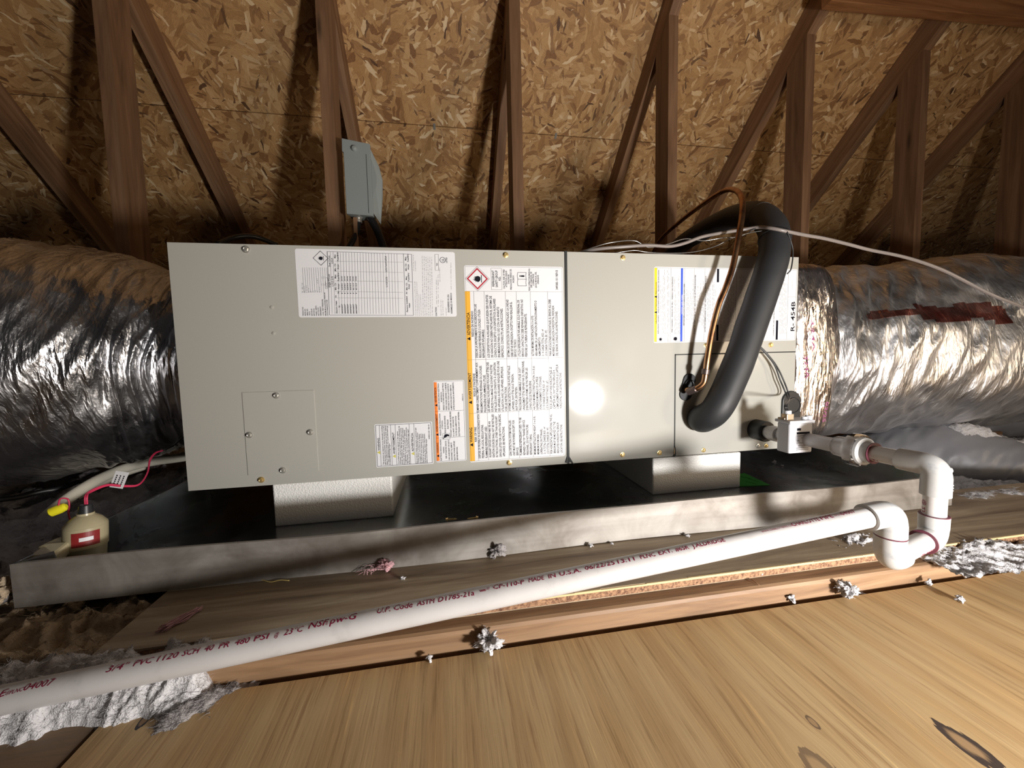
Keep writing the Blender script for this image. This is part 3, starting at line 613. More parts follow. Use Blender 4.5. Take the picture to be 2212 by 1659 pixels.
# 2: rating plate
st, (x0, x1, z0, z1) = sticker('rating_plate_sticker', ((638, 536), (983, 546), (986, 685), (645, 685)), 'wide white rating sticker with a ruled table near the top edge')
ZC = Zm(630, 525, 5.978)
mb = MB(); ml = MB()
ZC.text(mb, [(s_, 158 + i * 28.5, 938, y2, .62) for i, (s_, y2) in enumerate((('PRODUCT NO.', 825), ('MODEL NO.', 850), ('SERIAL NO.', 850), ('VOLTS', 885), ('MOTOR HP', 850), ('MOTOR FLA', 845), ('PHASE / HERTZ', 810), ('EXT STATIC', 832), ('REFRIGERANT', 820), ('COIL TEST PRESSURE', 728), ('MAXIMUM ALLOWABLE PRESSURE', 640), ('DATE OF MANUFACTURE', 735)))]
    + [('Single Circuit', 500, 575, 405, .8), ('L1/L2 (L3)', 540, 560, 432, .8), ('Dual Circuit', 500, 308, 165, .8), ('L3/L4', 535, 268, 200, .8),
       ('Electric Heat', 592, 908, 748, .8), ('Kit', 628, 832, 808, .8), ('Qty', 580, 705, 675, .6), ('Min. Cir.', 580, 608, 512, .8), ('Max', 578, 460, 410, .8), ('Min. Cir.', 575, 365, 262, .8), ('Max', 572, 198, 150, .8),
       ('PH', 618, 655, 628, .8), ('Amps', 618, 598, 530, .8), ('Fuse/Brkr', 616, 492, 380, .8), ('Amps', 612, 345, 280, .8), ('Fuse/Brkr', 608, 235, 118, .8)]
    + [(s_, 665 + i * 36.5, 910, 790, .72) for i, s_ in enumerate(('EHK05AKN*', 'EHK05AKN*', 'EHK07AKN*', 'EHK07AKN*', 'EHK10AKN*', 'EHK10AKN*'))]
    + [('1', 662 + i * 36.5, 655, 646, .7) for i in range(6)]
    + [(s_, 662 + i * 36.5, 610, 520, .66) for i, s_ in enumerate(('26.8/28.3', '26.8/28.3', '38.8/40.8', '38.8/40.8', '48.1/52.8', '48.1/52.8'))]
    + [(s_, 658 + i * 36.5, 490, 430, .66) for i, s_ in enumerate(('30/30', '30/30', '40/45', '40/45', '50/60', '50/60'))]
    + [('L1/L2 (L3)', 1238, 570, 440, .8), ('L3/L4 and L5/L6', 1228, 375, 172, .8),
       ('Factory Installed', 1500, 892, 690, .8), ('Heater', 1530, 838, 775, .75), ('PH', 1497, 660, 632, .8), ('Min. Cir.', 1497, 610, 510, .8), ('Amps', 1525, 600, 532, .8), ('Max', 1492, 478, 432, .8), ('Fuse/Brkr', 1520, 492, 385, .8), ('Min. Cir.', 1487, 362, 262, .8), ('Amps', 1517, 348, 278, .8), ('Max', 1482, 228, 180, .8), ('Fuse/Brkr', 1512, 245, 140, .8),
       ('CAUTION', 1876, 945, 830, .85), ('TXV', 1888, 300, 258, .8), ('ENGINEERED IN USA', 2035, 895, 665, .85), ('ASSEMBLED IN MEXICO', 2072, 915, 645, .85), ('LISTED', 2010, 260, 188, .75)], 24)
mb.build('printed_text', M['ink'], st, smooth='raw')
for i in range(12):
    x_ = 160 + i * 28.5; rule(ml, ZC(x_ + 2, 640 if i < 10 else 560), ZC(x_ - 16, 318), .0003)
ml_w = .0003
for i in range(25):
    x_ = 462 + i * 36.5 + (0 if i < 3 else 20)
    rule(ml, ZC(x_ + 28, 915), ZC(x_ + 4, 118 + i), ml_w)
for ya, yb in ((708, 715), (625, 640), (492, 500), (368, 382), (238, 250)): rule(ml, ZC(560, ya), ZC(1440, yb), ml_w)
for a, b in (((462, 112), (1550, 148)), ((492, 930), (1575, 935)), ((462, 112), (492, 930)), ((1446, 140), (1472, 935)), ((1550, 148), (1575, 935)), ((1500, 500), (1560, 505))): rule(ml, ZC(*a), ZC(*b), .0006)
for a, b in (((440, 455), (470, 450)), ((440, 590), (470, 585)), ((440, 455), (440, 590)), ((470, 450), (470, 585)), ((1850, 148), (1896, 150)), ((1855, 355), (1900, 355)), ((1850, 148), (1855, 355)), ((1896, 150), (1900, 355))): rule(ml, ZC(*a), ZC(*b), .0004)
ml.build('ruled_lines', M['rule'], st, smooth='raw')
ms = MB()
for i in range(10): small_print(ms, ZC(1608 + i * 24, 938), ZC(1596 + i * 24, 500 if i < 2 else (660 if i < 4 else 150 + i * 4)), .0018, 26, i)
for i, (x_, ya, yb) in enumerate(((1580, 360, 142), (1606, 365, 230), (1878, 790, 450), (1900, 825, 395), (1920, 500, 320), (1935, 935, 730), (1960, 935, 745), (2002, 935, 835), (2065, 600, 255))): small_print(ms, ZC(x_, ya), ZC(x_ - 4, yb), .0018, 8, 40 + i)
for i, (x_, ya, yb) in enumerate(((150, 645, 515), (178, 645, 545), (205, 645, 550), (232, 640, 580), (262, 640, 618), (290, 640, 612), (318, 638, 615), (345, 638, 618), (372, 640, 570), (400, 550, 525), (428, 550, 525), (400, 462, 435), (428, 462, 432), (463, 580, 510), (345, 525, 460))): small_print(ms, ZC(x_, ya), ZC(x_ - 3, yb), .0021, 3, 80 + i)
ms.build('small_print', M['faint'], st, smooth='raw')
mb = MB(); c_ = ZC(378, 198, -.0016); flame(mb, c_, .0056); frame_poly(mb, diamond(c_, .0136, -.0016), diamond(c_, .0126, -.0016))
mb.build('hazard_diamond', M['ink'], st, smooth='raw'); mb = MB()
u_ = ZC(1950, 222, -.0016); ring = lambda r_: [u_ + Vector((r_ * math.cos(k * PI / 12), 0, r_ * math.sin(k * PI / 12))) for k in range(24)]
frame_poly(mb, ring(.0056), ring(.0048)); lay(mb, 'UL', ZC(1966, 240), ZC(1966, 205), .0045, UPX)
mb.build('approval_mark', M['ink'], st, smooth='raw')

# 3: small warning with three white rows
st, (x0, x1, z0, z1) = sticker('chemical_warning_sticker', ((809, 916), (934, 911), (936, 1002), (813, 1009)), 'small white sticker with three yellow triangles near the lower edge', r=.002)
ZD = Zm(800, 815, 8.293)
mb = MB(); rect_lines(mb, x0 + .0022, x1 - .0022, z0 + .0022, z1 - .0022, -.0015, .0007)
for x_ in (180, 380, 462, 710, 795): A = ZD(x_, 1200); rule(mb, Vector((A.x, -.0015, z0 + .0022)), Vector((A.x, -.0015, z1 - .0022)), .0005)
ZD.text(mb, [('WARNING', 170, 1310, 1085, 1.1), ('AVERTISSEMENT', 440, 1370, 985, 1.1), ('ADVERTENCIA', 775, 1325, 995, 1.1), ('349834-201 REV.B', 1062, 1105, 845, .65)], 34)
body = [(235, 'This product can expose you to chemicals including', 1565, 870), (268, 'lead and lead components, which are known to the', 1565, 870), (300, 'State of California to cause cancer and birth defects', 1565, 865), (330, 'or other reproductive harm. For more information go', 1565, 865), (362, 'to www.P65Warnings.ca.gov', 1565, 1180),
        (510, 'Ce produit peut vous exposer à des agents', 1555, 965), (540, 'chimiques, y compris le plomb et les composants de', 1555, 870), (572, "plomb, identifiés par l'État de Californie comme", 1555, 905), (603, 'pouvant causer le cancer et des malformations', 1553, 905), (634, "congénitales ou autres troubles de l'appareil", 1550, 940), (665, "reproducteur. Pour de plus amples informations,", 1550, 890), (697, 'prière de consulter www.P65Warnings.ca.gov', 1548, 920),
        (835, 'Este producto puede exponerlo a químicos que', 1545, 900), (864, 'incluyen plomo y componentes de plomo,', 1545, 985), (896, 'los cuales son conocidos en el Estado', 1543, 1010), (926, 'de California como causantes de cáncer,', 1540, 1000), (958, 'defectos de nacimiento u otros daños', 1540, 1010), (988, 'reproductivos. Para mayor información,', 1538, 1005), (1018, 'visite www.P65Warnings.ca.gov', 1535, 1095)]
ZD.text(mb, [(s_, x_, a, b, .72) for x_, s_, a, b in body], 30)
mb.build('printed_text', M['ink'], st, smooth='raw')
olive = newmat('olive_yellow', (.60, .55, .12), .4)
for q_ in ((155, 1345), (432, 1412), (765, 1365)):
    mb = MB(); tri(mb, ZD(*q_), .0034); mb.build('yellow_triangle', olive, st, smooth='raw')

# 4: electric shock sticker with orange bar
st, (x0, x1, z0, z1) = sticker('shock_warning_sticker', ((935, 823), (1002, 820), (1008, 995), (943, 998)), 'narrow white sticker with an orange bar beside the large warning sticker', r=.003)
bx0, bx1 = ZD(1143, 300).x, ZD(1190, 300).x
MB().poly([Vector((bx0, -.0014, z0 + .003)), Vector((bx1 + .0008, -.0014, z0 + .003)), Vector((bx1 + .0008, -.0014, z1 - .003)), Vector((bx0, -.0014, z1 - .003))]).build('orange_bar', M['orange'], st, smooth='raw')
mb = MB(); rect_lines(mb, x0 + .0018, x1 - .0018, z0 + .0018, z1 - .0018, -.0015, .0004)
for yy in (600, 1075): A = ZD(1400, yy); rule(mb, Vector((x0 + .002, -.0016, A.z)), Vector((x1 - .002, -.0016, A.z)), .0004)
ZD.text(mb, [('WARNING', 1222, 1350, 1170, 1.0), ('AVERTISSEMENT', 1207, 975, 655, 1.0), ('ADVERTENCIA', 1185, 450, 180, 1.0), ('ELECTRICAL SHOCK HAZARD', 1275, 1490, 1105, .8), ('WARNING:', 1325, 1358, 1240, .7), ('RISK OF ELECTRIC SHOCK.', 1368, 1450, 1130, .8), ('CAN CAUSE INJURY OR DEATH.', 1420, 1480, 1110, .8), ('DISCONNECT ALL REMOTE', 1468, 1478, 1165, .8), ('ELECTRIC POWER SUPPLIES', 1518, 1478, 1140, .8), ('BEFORE SERVICING.', 1568, 1475, 1240, .8),
    ("RISQUE D'ÉLECTROCUTION", 1262, 1040, 650, .8), ('ATTENTION:', 1300, 925, 770, .7), ('RISQUE DE DÉCHARGE', 1350, 1000, 690, .8), ('ÉLECTRIQUE', 1400, 920, 755, .8), ('POUVANT CAUSER DES BLESSURES', 1452, 1060, 612, .8), ('OU LA MORT. DÉCONNECTER', 1500, 1060, 700, .8), ('TOUTES LES ALIMENTATIONS', 1548, 1055, 690, .8), ("ÉLECTRIQUES AVANT L'ENTRETIEN.", 1598, 1050, 612, .8),
    ('RIESGO DE DESCARGA ELÉCTRICA', 1238, 585, 108, .8), ('ADVERTENCIA:', 1282, 445, 260, .7), ('RIESGO DE DESCARGA ELÉCTRICA', 1320, 585, 100, .8), ('PUEDE CAUSAR LESIONES O LA MUERTE.', 1368, 585, 95, .8), ('DESCONECTE TODAS LAS FUENTES DE', 1412, 585, 115, .8), ('ALIMENTACIÓN ELÉCTRICA REMOTAS', 1458, 585, 135, .8), ('ANTES DE REALIZAR EL MANTENIMIENTO.', 1502, 582, 85, .8), ('340610-101', 1660, 420, 295, .55)], 32)
tri(mb, ZD(1215, 1405), .0028); tri(mb, ZD(1200, 1025), .0028); tri(mb, ZD(1182, 500), .0028)
hc = ZD(1360, 1055, -.0017); rect_lines(mb, hc.x - .0072, hc.x + .0075, hc.z - .0058, hc.z + .0058, -.0016, .0004)
mb.poly([hc + Vector(p) for p in ((-.005, 0, -.001), (-.003, 0, .004), (.002, 0, .0045), (.006, 0, .003), (.006, 0, -.001), (.003, 0, .0005), (-.001, 0, -.002), (-.0035, 0, -.0025))])
rule(mb, hc + Vector((-.004, 0, -.002)), hc + Vector((-.006, 0, -.005)), .001)
mb.build('printed_text', M['ink'], st, smooth='raw')

# 5: refrigerant sticker
st, (x0, x1, z0, z1) = sticker('refrigerant_sticker', ((1410, 575), (1718, 583), (1721, 733), (1413, 743)), 'wide white sticker with yellow and blue bars behind the black pipe')
ZE = Zm(1400, 560, 6.703)
def bar(name, m, xa_, xb_, za_, zb_):
    A, B = ZE(xa_, 600), ZE(xb_, 600); MB().poly([Vector((A.x, -.0014, za_)), Vector((B.x, -.0014, za_)), Vector((B.x, -.0014, zb_)), Vector((A.x, -.0014, zb_))]).build(name, M[m], st, smooth='raw')
zl, zh = z0 + .0025, z1 - .0025
bar('yellow_bar', 'yellow', 85, 122, zl, zh); bar('blue_bar', 'blue', 466, 496, zl, zh)
bar('black_bar', 'ink', 990, 1020, zl, ZE(1000, 950).z); bar('black_bar', 'ink', 985, 1015, ZE(1000, 335).z, zh); bar('black_bar', 'ink', 1855, 1885, zl, ZE(1870, 885).z); bar('black_bar', 'ink', 1850, 1880, ZE(1870, 400).z, zh)
mb = MB()
for x_ in (122, 322, 520, 660, 812, 1265, 2015): A = ZE(x_, 600); rule(mb, Vector((A.x, -.0015, zl)), Vector((A.x, -.0015, zh)), .0004)
rect_lines(mb, x0 + .0022, x1 - .0022, zl - .0003, zh + .0003, -.0015, .0004)
A = ZE(2015, 550); rule(mb, A, ZE(2135, 550), .0004)
mb.build('ruled_lines', M['rule'], st, smooth='raw')
mb = MB()
ZE.text(mb, [('CAUTION', 120, 935, 800, .8), ('ATTENTION', 120, 740, 570, .8), ('PRECAUCIÓN', 120, 510, 330, .8), ("EXPLOSION HAZARD / RISQUE D'EXPLOSION / PELIGRO DE EXPLOSIÓN", 152, 1080, 155, .72), ('FIRE HAZARD / RISQUE DE FEU / RIESGO DE INCENDIO', 352, 1060, 255, .72),
    ('BEFORE REPLACING TXV COMPLETE THESE STEPS:', 522, 960, 355, .66), ('AVANT DE REMPLACER LE TEC, BIEN SUIVRE LES ÉTAPES SUIVANTES:', 680, 1085, 228, .7), ('ANTES DE REEMPLAZAR LA VET, SIGA LOS SIGUIENTES PASOS:', 832, 1060, 240, .7), ('CONSULTE LAS INSTRUCCIONES DE SERVICIO', 1822, 1115, 420, .66), ('R- 454B', 2115, 1040, 615, 3.0)], 26)
tri(mb, ZE(105, 770), .003); tri(mb, ZE(105, 545), .003)
flame(mb, ZE(388, 1150), .0068, False); c_ = ZE(175, 1160)
mb.poly([c_ + Vector((.005 * (1 if k % 2 else .45) * math.cos(k * PI / 8), 0, .005 * (1 if k % 2 else .45) * math.sin(k * PI / 8))) for k in range(16)])
mb.build('printed_text', M['ink'], st, smooth='raw')
mb = MB(); ZE.text(mb, [('NOTICE / AVIS / AVISO', 492, 795, 515, .8)], 24); 
for v_ in mb.v: v_.y = -.0018
mb.build('white_text', M['paper'], st, smooth='raw')
ms = MB()
rows = [(180, 1010, 315), (205, 1080, 380), (222, 1080, 210), (240, 1080, 150), (258, 1080, 820), (282, 1190, 155), (298, 1190, 130), (382, 1090, 225), (398, 1085, 480), (418, 1085, 570), (442, 1090, 250), (460, 1085, 760),
        (560, 880, 400), (578, 880, 440), (596, 880, 600), (614, 880, 470), (632, 880, 560), (650, 1000, 285), (705, 940, 480), (722, 920, 390), (742, 920, 470), (760, 920, 350), (780, 960, 470), (800, 1000, 310),
        (860, 930, 265), (880, 930, 310), (900, 930, 420), (930, 930, 250), (950, 930, 330), (975, 540, 430), (1045, 1095, 400), (1062, 1140, 520), (1085, 1140, 420), (1105, 1140, 560), (1125, 1140, 400), (1150, 1140, 320), (1165, 1140, 520), (1190, 1140, 260), (1210, 1100, 300), (1235, 1060, 210), (1260, 740, 550),
        (1300, 880, 700), (1330, 900, 240), (1350, 900, 230), (1375, 900, 240), (1400, 900, 230), (1430, 900, 230), (1450, 900, 260), (1485, 900, 220), (1520, 900, 240), (1900, 1085, 300), (1918, 1085, 300), (1936, 1080, 300), (1954, 1080, 300), (1972, 1080, 300), (1990, 1080, 350), (2082, 430, 310)]
for i, (x_, a, b) in enumerate(rows): small_print(ms, ZE(x_, a), ZE(x_ - 2, b), .0017, 12, 200 + i)
ms.build('small_print', M['rule'], st, smooth='raw')

# ================================================================== DRAIN LINE (white plastic)
R34, RH = .01335, .0172
J1 = py(1925, 1106, -.372); K1 = py(1922, 1196, -.372); J1.x = K1.x = (J1.x + K1.x) / 2
J2 = py(2012, 1008, -.335); K2 = py(2026, 1168, -.335); J2.x = K2.x = (J2.x + K2.x) / 2
K1.z = K2.z = (K1.z + K2.z) / 2
OUT = Vector((1.186, 0, .0505))
dl = empty('condensate_drain', (J2.x, J2.y, K2.z - .02), 'white plastic condensate drain pipe with a trap, sloping down across the front', 'drain pipe')
PEND = py(-60, 1526, -.345)
axis = (J1 - PEND).normalized()
pipes = []
p_ = MB().tube([PEND - axis * .06, J1 - axis * .010], R34, 48, up=(0, -1, 0)).build('long_pipe', M['pvc'], dl, smooth=.9); pipes.append(p_)
def elbow(C, a, b, ha, hb):
    """hub of length ha along a, hb along b, a round back between them"""
    a, b = Vector(a).normalized(), Vector(b).normalized(); k_ = .0165; pts = [C + a * ha]; 
    pts.append(C + a * k_)
    for i in range(1, 8):
        t_ = i / 8; pts.append(C + a * k_ * (1 - t_) ** 2 + b * k_ * t_ ** 2)
    pts += [C + b * k_, C + b * hb]
    rad = [RH, RH - .0002] + [RH - .0006] * 7 + [RH - .0002, RH]
    mb = MB().tube(pts, rad, 40, up=a.cross(b)); return mb.build('elbow', M['pvc_fit'], dl, smooth=.8)
def primer_ring(c_, ax, r=RH + .0001, w=.0016):
    MB().lathe(Vector(c_) - Vector(ax) * w / 2, ax, [(0, R34), (0, r - .0005), (w / 2, r), (w, r - .0005), (w, R34)], 36).build('primer_ring', M['primer'], dl, smooth=.8)
Zv = Vector((0, 0, 1)); mid = (J1.z + K1.z) / 2
elbow(J1, -axis, -Zv, .040, J1.z - mid - .001)
kd = (K2 - K1).normalized()
elbow(K1, Zv, kd, mid - K1.z - .001, .026); primer_ring((J1.x, J1.y, mid), Zv)
p_ = MB().tube([K1 + kd * .010, K2 - kd * .010], R34, 40).build('trap_pipe', M['pvc'], dl, smooth=.9); pipes.append(p_)
elbow(K2, Zv, -kd, .034, .034); primer_ring(K2 - kd * .034, kd); primer_ring(K2 + Zv * .034, Zv)
p_ = MB().tube([K2 + Zv * .01, J2 - Zv * .01], R34, 40).build('riser_pipe', M['pvc'], dl, smooth=.9); pipes.append(p_)
ud = (OUT - J2).normalized()
elbow(J2, ud, -Zv, .046, .044)
bc = J2 + Vector((.0165, -.004, -.006)); MB().lathe(bc - Vector((.003, 0, 0)), (1, -.3, 0), [(0, .0045), (.004, .0044), (.005, .003)], 18).build('mould_button', M['pvc_fit'], dl, smooth=.6)
for k in range(3): MB().tube([J2 + Vector((RH * math.cos(a), RH * math.sin(a), -.026 - k * .004)) for a in [-.9 + j * .12 for j in range(10)]], .0008, 6).build('mould_rib', M['pvc_fit'], dl, smooth=True)
ulen = (OUT - J2).length
p_ = MB().tube([J2 + ud * .02, J2 + ud * .125], R34, 40, up=(1, 0, 0)).build('upper_pipe', M['pvc'], dl, smooth=.9); pipes.append(p_)
MB().tube([J2 + ud * .125, OUT + Vector((0, .02, 0))], R34 * 1.0, 40, up=(1, 0, 0)).build('upper_pipe', M['pvc'], dl, smooth=.9)
# clear union with white ring
U0 = J2 + ud * .100
MB().lathe(U0 - ud * .016, ud, [(0, R34), (0, RH + .0005), (.012, RH + .0012), (.014, .0235), (.018, .0245), (.018, R34)], 40).build('union_end', M['pvc_fit'], dl, smooth=.6)
MB().lathe(U0 + ud * .0025, ud, [(0, R34), (0, .0275), (.003, .0288), (.016, .0288), (.019, .026), (.026, RH + .002), (.044, RH + .001), (.044, R34)], 40).build('clear_union', M['clear'], dl, smooth=.6)
MB().lathe(U0 - ud * .0165, ud, [(0, R34), (0, RH + .001), (.0015, RH + .001), (.0015, R34)], 40).build('primer_ring', M['primer'], dl, smooth=.6)
# black rubber collar on the cabinet
MB().lathe(OUT, (0, -1, 0), [(0, .0235), (.030, .0235), (.033, .022), (.033, .0135)], 40).build('rubber_collar', M['rubber'], ah, smooth=.6)
MB().lathe(OUT + Vector((0, -.030, 0)), (0, -1, 0), [(0, .0132), (.012, .0155), (.016, .0168), (.034, .0168), (.034, .0133)], 40).build('threaded_adapter', M['pvc'], dl, smooth=.5)

# printing on the pipe, wrapped on its surface
def on_cyl(u, v, P0, ax, r):
    """where a sight line first meets the pipe: distance along the axis, angle round it"""
    d_ = sight(u, v); o_ = CAM - P0; d2 = d_ - ax * d_.dot(ax); o2 = o_ - ax * o_.dot(ax)
    a = d2.dot(d2); b = 2 * d2.dot(o2); c_ = o2.dot(o2) - r * r; disc = max(0, b * b - 4 * a * c_)
    t_ = (-b - math.sqrt(disc)) / (2 * a); p = CAM + d_ * t_; s_ = (p - P0).dot(ax); n_ = (p - P0 - ax * s_).normalized()
    return s_, n_
_cg = {}
def cut_glyphs(s):
    if s in _cg: return _cg[s]
    vs, fs = glyphs(s, 0.0); bm = bmesh.new(); bv = [bm.verts.new(v) for v in vs]
    for f in fs:
        try: bm.faces.new([bv[i] for i in f])
        except ValueError: pass
    for k in range(-1, 6):
        bmesh.ops.bisect_plane(bm, geom=bm.verts[:] + bm.edges[:] + bm.faces[:], plane_co=(0, .2 * k, 0), plane_no=(0, 1, 0))
    bm.verts.index_update(); r_ = ([v.co.copy() for v in bm.verts], [tuple(v.index for v in f.verts) for f in bm.faces]); bm.free(); _cg[s] = r_; return r_
def pipe_text(mb, s, a, b, h, P0, ax, r, slant=.0, flip=False):
    sa, na = on_cyl(*a, P0, ax, r); sb, nb = on_cyl(*b, P0, ax, r)
    vs, fs = cut_glyphs(s); e1 = na; e2 = ax.cross(na)
    ang_b = math.atan2(nb.dot(e2), nb.dot(e1)); out = []
    for v_ in vs:
        th_ = ang_b * v_.x + (v_.y * h / r) * (-1 if flip else 1); ss = sa + (sb - sa) * v_.x + slant * v_.y * h
        out.append(P0 + ax * ss + (e1 * math.cos(th_) + e2 * math.sin(th_)) * (r + .00025))
    mb.add(out, fs)
mb = MB(); P0 = PEND; r_ = R34
up_sign = axis.cross(Vector((0, -1, 0))).z > 0
PT = [('E', (-4, 1508), (9, 1503), .0062), ('®PLNC', (10, 1503), (47, 1493), .0035), ('04007', (48, 1493), (111, 1480), .0062), ('3/4"', (228, 1453), (272, 1444), .0062), ('PVC', (287, 1440), (326, 1432), .0062), ('1120', (338, 1430), (382, 1420.5), .0062), ('SCH', (392, 1418), (427, 1411), .0062), ('40', (440, 1408.5), (459, 1404.5), .0062), ('PR', (472, 1402), (494, 1397.5), .0062), ('480', (506, 1395), (537, 1388.5), .0062), ('PSI', (548, 1386), (578, 1380), .0062), ('@', (592, 1377), (601, 1375), .0048), ('23°C', (613, 1373), (653, 1364), .0062),
      ('NSF', (666, 1359), (706, 1350), .0078), ('®', (703, 1351), (708, 1350), .003), ('pw-G', (713, 1348.5), (768, 1337), .0078), ('U.P. Code', (814, 1326), (891, 1312), .0072), ('ASTM', (901, 1309.5), (938, 1303), .0062), ('D1785-21a', (947, 1301), (1025, 1286), .0062), ('®', (1052, 1275), (1058, 1273), .0035),
      ('CP-110-P', (1066, 1273.5), (1133, 1261.5), .0060), ('MADE', (1143, 1258.5), (1176, 1252), .0060), ('IN', (1186, 1250), (1201, 1247), .0060), ('U.S.A.', (1210, 1245), (1256, 1235.5), .0060), ('06/22/25', (1265, 1232), (1329, 1219.5), .0060), ('13:11', (1336, 1218), (1372, 1211), .0060), ('PLNC', (1385, 1208), (1417, 1201.5), .0060), ('EXT.', (1425, 1199.5), (1454, 1193), .0060), ('#65R', (1461, 1191.5), (1490, 1186), .0060), ('J.ALDRIDGE', (1498, 1184), (1568, 1169.5), .0060),
      ('WWW.CHARLOTTEPIPE.COM', (1647, 1151), (1716, 1136), .0032), ('CHARLOTTE', (1714, 1137.5), (1773, 1124.5), .0066), ('PIPE', (1777, 1123.5), (1803, 1117.5), .0066), ('®PLNC', (1804, 1116), (1822, 1112), .0030), ('04007', (1821, 1113.5), (1850, 1107), .0066)]
for s_, a, b, h in PT: pipe_text(mb, s_, a, b, h, P0, axis, r_, 0.12, not up_sign)
# leaf-like trademark beside the code
for k in range(5):
    pipe_text(mb, 'v', (1036 + k * 2.6, 1279.5 - k * .5), (1041 + k * 2.6, 1278.5 - k * .5), .004, P0, axis, r_, .1, not up_sign)
mb.build('pipe_print', M['pipe_ink'], pipes[0], smooth='raw')
mb = MB()
pipe_text(mb, '@ 23°C', (1998, 1080), (1998, 1122), .0066, J2, -Zv, R34, 0, False)
mb.build('pipe_print', M['pipe_ink'], pipes[2], smooth='raw'); mb = MB()
pipe_text(mb, 'SCH-40', (2014, 1191), (1988, 1203), .0050, K2, -kd, R34, 0, False)
mb.build('pipe_print', M['pipe_ink'], pipes[1], smooth='raw'); mb = MB()
pipe_text(mb, 'CP', (1937, 1005), (1926, 1002), .0052, J2, ud, R34, 0, True); pipe_text(mb, '1a', (1895, 994), (1884, 991), .0052, J2, ud, R34, 0, True)
mb.build('pipe_print', M['pipe_ink'], pipes[3], smooth='raw')

# white overflow sensor clipped on the drain
sy = -.114
s0, s1 = py(1707, 903, sy - .016), py(1755, 977, sy - .016)
bx0, bx1 = s0.x, s1.x - .001; bz0 = s1.z; bz1 = s0.z
yb = px(1678, 930, bx0).y
sw = empty('overflow_sensor', (bx0, sy, bz0), 'white plastic overflow sensor box with two black wires, fixed on the drain outlet', 'sensor')
MB().box((bx0, sy - .016, bz0), (bx1, yb, bz1 - .012)).build('float_housing', M['sensor'], sw, bevel=.003)
MB().box((bx0 - .0025, sy - .019, bz1 - .012), (bx1 + .002, yb + .004, bz1 - .006)).build('lid', M['sensor'], sw, bevel=.0015)
MB().box((bx0 - .001, sy - .004, bz1 - .006), (bx0 + .019, yb - .002, bz1 - .002)).build('lid_deck', M['amber_clear'], sw, bevel=.001)
MB().box((bx0 + .001, sy - .008, bz1 - .006), (bx0 + .017, sy + .006, bz1 + .006)).build('wire_housing', M['amber_clear'], sw, bevel=.001)
wc = Vector((bx0 + .009, sy - .001, bz1 + .006)); MB().lathe(wc, (0, 0, 1), [(0, .0065), (.006, .0065), (.007, .0055)], 24).build('wire_cap', M['sensor'], sw, smooth=.6)
MB().lathe((bx1 - .004, sy - .010, bz1 - .008), (0, 0, 1), [(0, .0065), (.010, .0065)], 20).build('screw_post', M['sensor'], sw, smooth=.6)
MB().lathe((bx1 - .013, sy - .008, bz1 - .008), (0, 0, 1), [(0, .005), (.008, .005)], 20).build('screw_post', M['sensor'], sw, smooth=.6)
MB().box((bx1 + .001, sy - .014, bz1 - .014), (bx1 + .007, sy - .004, bz1 - .007)).build('clip', M['sensor'], sw, bevel=.001)
mb = MB(); fy = sy - .0164; fw = bx1 - bx0
def sp_(fx, fz): return Vector((bx0 + fw * fx, fy, bz0 + (bz1 - bz0 - .012) * fz))
mb.poly([sp_(.30, .64), sp_(.86, .64), sp_(.86, .71), sp_(.30, .71)]); mb.poly([sp_(.31, .76), sp_(.47, .76), sp_(.47, .84), sp_(.31, .84)])
UPZ = Vector((0, 0, 1))
lay(mb, 'Made in U.S.A.', sp_(.38, .24), sp_(.76, .24), .0018, UPZ); lay(mb, 'UL', sp_(.31, .40), sp_(.43, .40), .0032, UPZ); lay(mb, 'WATER LEVEL', sp_(.50, .50), sp_(.84, .50), .0016, UPZ); lay(mb, 'SWITCH', sp_(.55, .42), sp_(.76, .42), .0016, UPZ)
for i, fz in enumerate((.58, .34, .17, .11)):
    h0 = len(ms.v); mq = MB(); x_a, x_b = sp_(.30, fz), sp_(.84, fz)
    for j in range(9): a_ = x_a + (x_b - x_a) * (j / 9); b_ = x_a + (x_b - x_a) * ((j + .7) / 9); mb.poly([a_, b_, b_ + UPZ * .0010, a_ + UPZ * .0010])
mb.build('front_print', M['ink'], sw, smooth='raw')
for k in (0, 1):
    pts = [wc + Vector((-.002 + .004 * k, 0, .004)), wc + Vector((-.004 + .003 * k, .004, .018)), py(1700 + k * 5, 858, -.03), py(1685 + k * 7, 820, -.02), py(1674 + k * 3, 790, -.018), py(1658 + k * 2, 768, -.016), py(1640 + k * 3, 750, -.012), py(1615, 735 - k * 4, -.008)]
    MB().tube(spline(pts, 10), .0017, 10).build('wire', M['wire_black'], sw, smooth=True)

# ================================================================== REFRIGERANT LINES
sl_pts = [py(1512, 905, .0), py(1522, 902, -.030), py(1550, 880, -.058), py(1588, 800, -.060), py(1624, 700, -.058), py(1658, 600, -.055), py(1672, 545, -.045), py(1668, 492, -.010), py(1634, 464, .06), py(1580, 470, .19), py(1520, 498, .36), py(1465, 535, .52), py(1420, 590, .68)]
suc = empty('suction_line', tuple(sl_pts[0]), 'thick black insulated refrigerant pipe arching over the cabinet', 'pipe')
path = spline(sl_pts, 14)
def sdisp(Ls, a, p): return -.0022 * math.exp(-((a - 4.3) / .16) ** 2) + .0009 * noise.noise(p * 22)
MB().tube(path, lambda f_: .030 if f_ > .04 else .026 + f_ * .1, 56, disp=sdisp).build('foam_sleeve', M['armaflex'], suc, smooth=True)
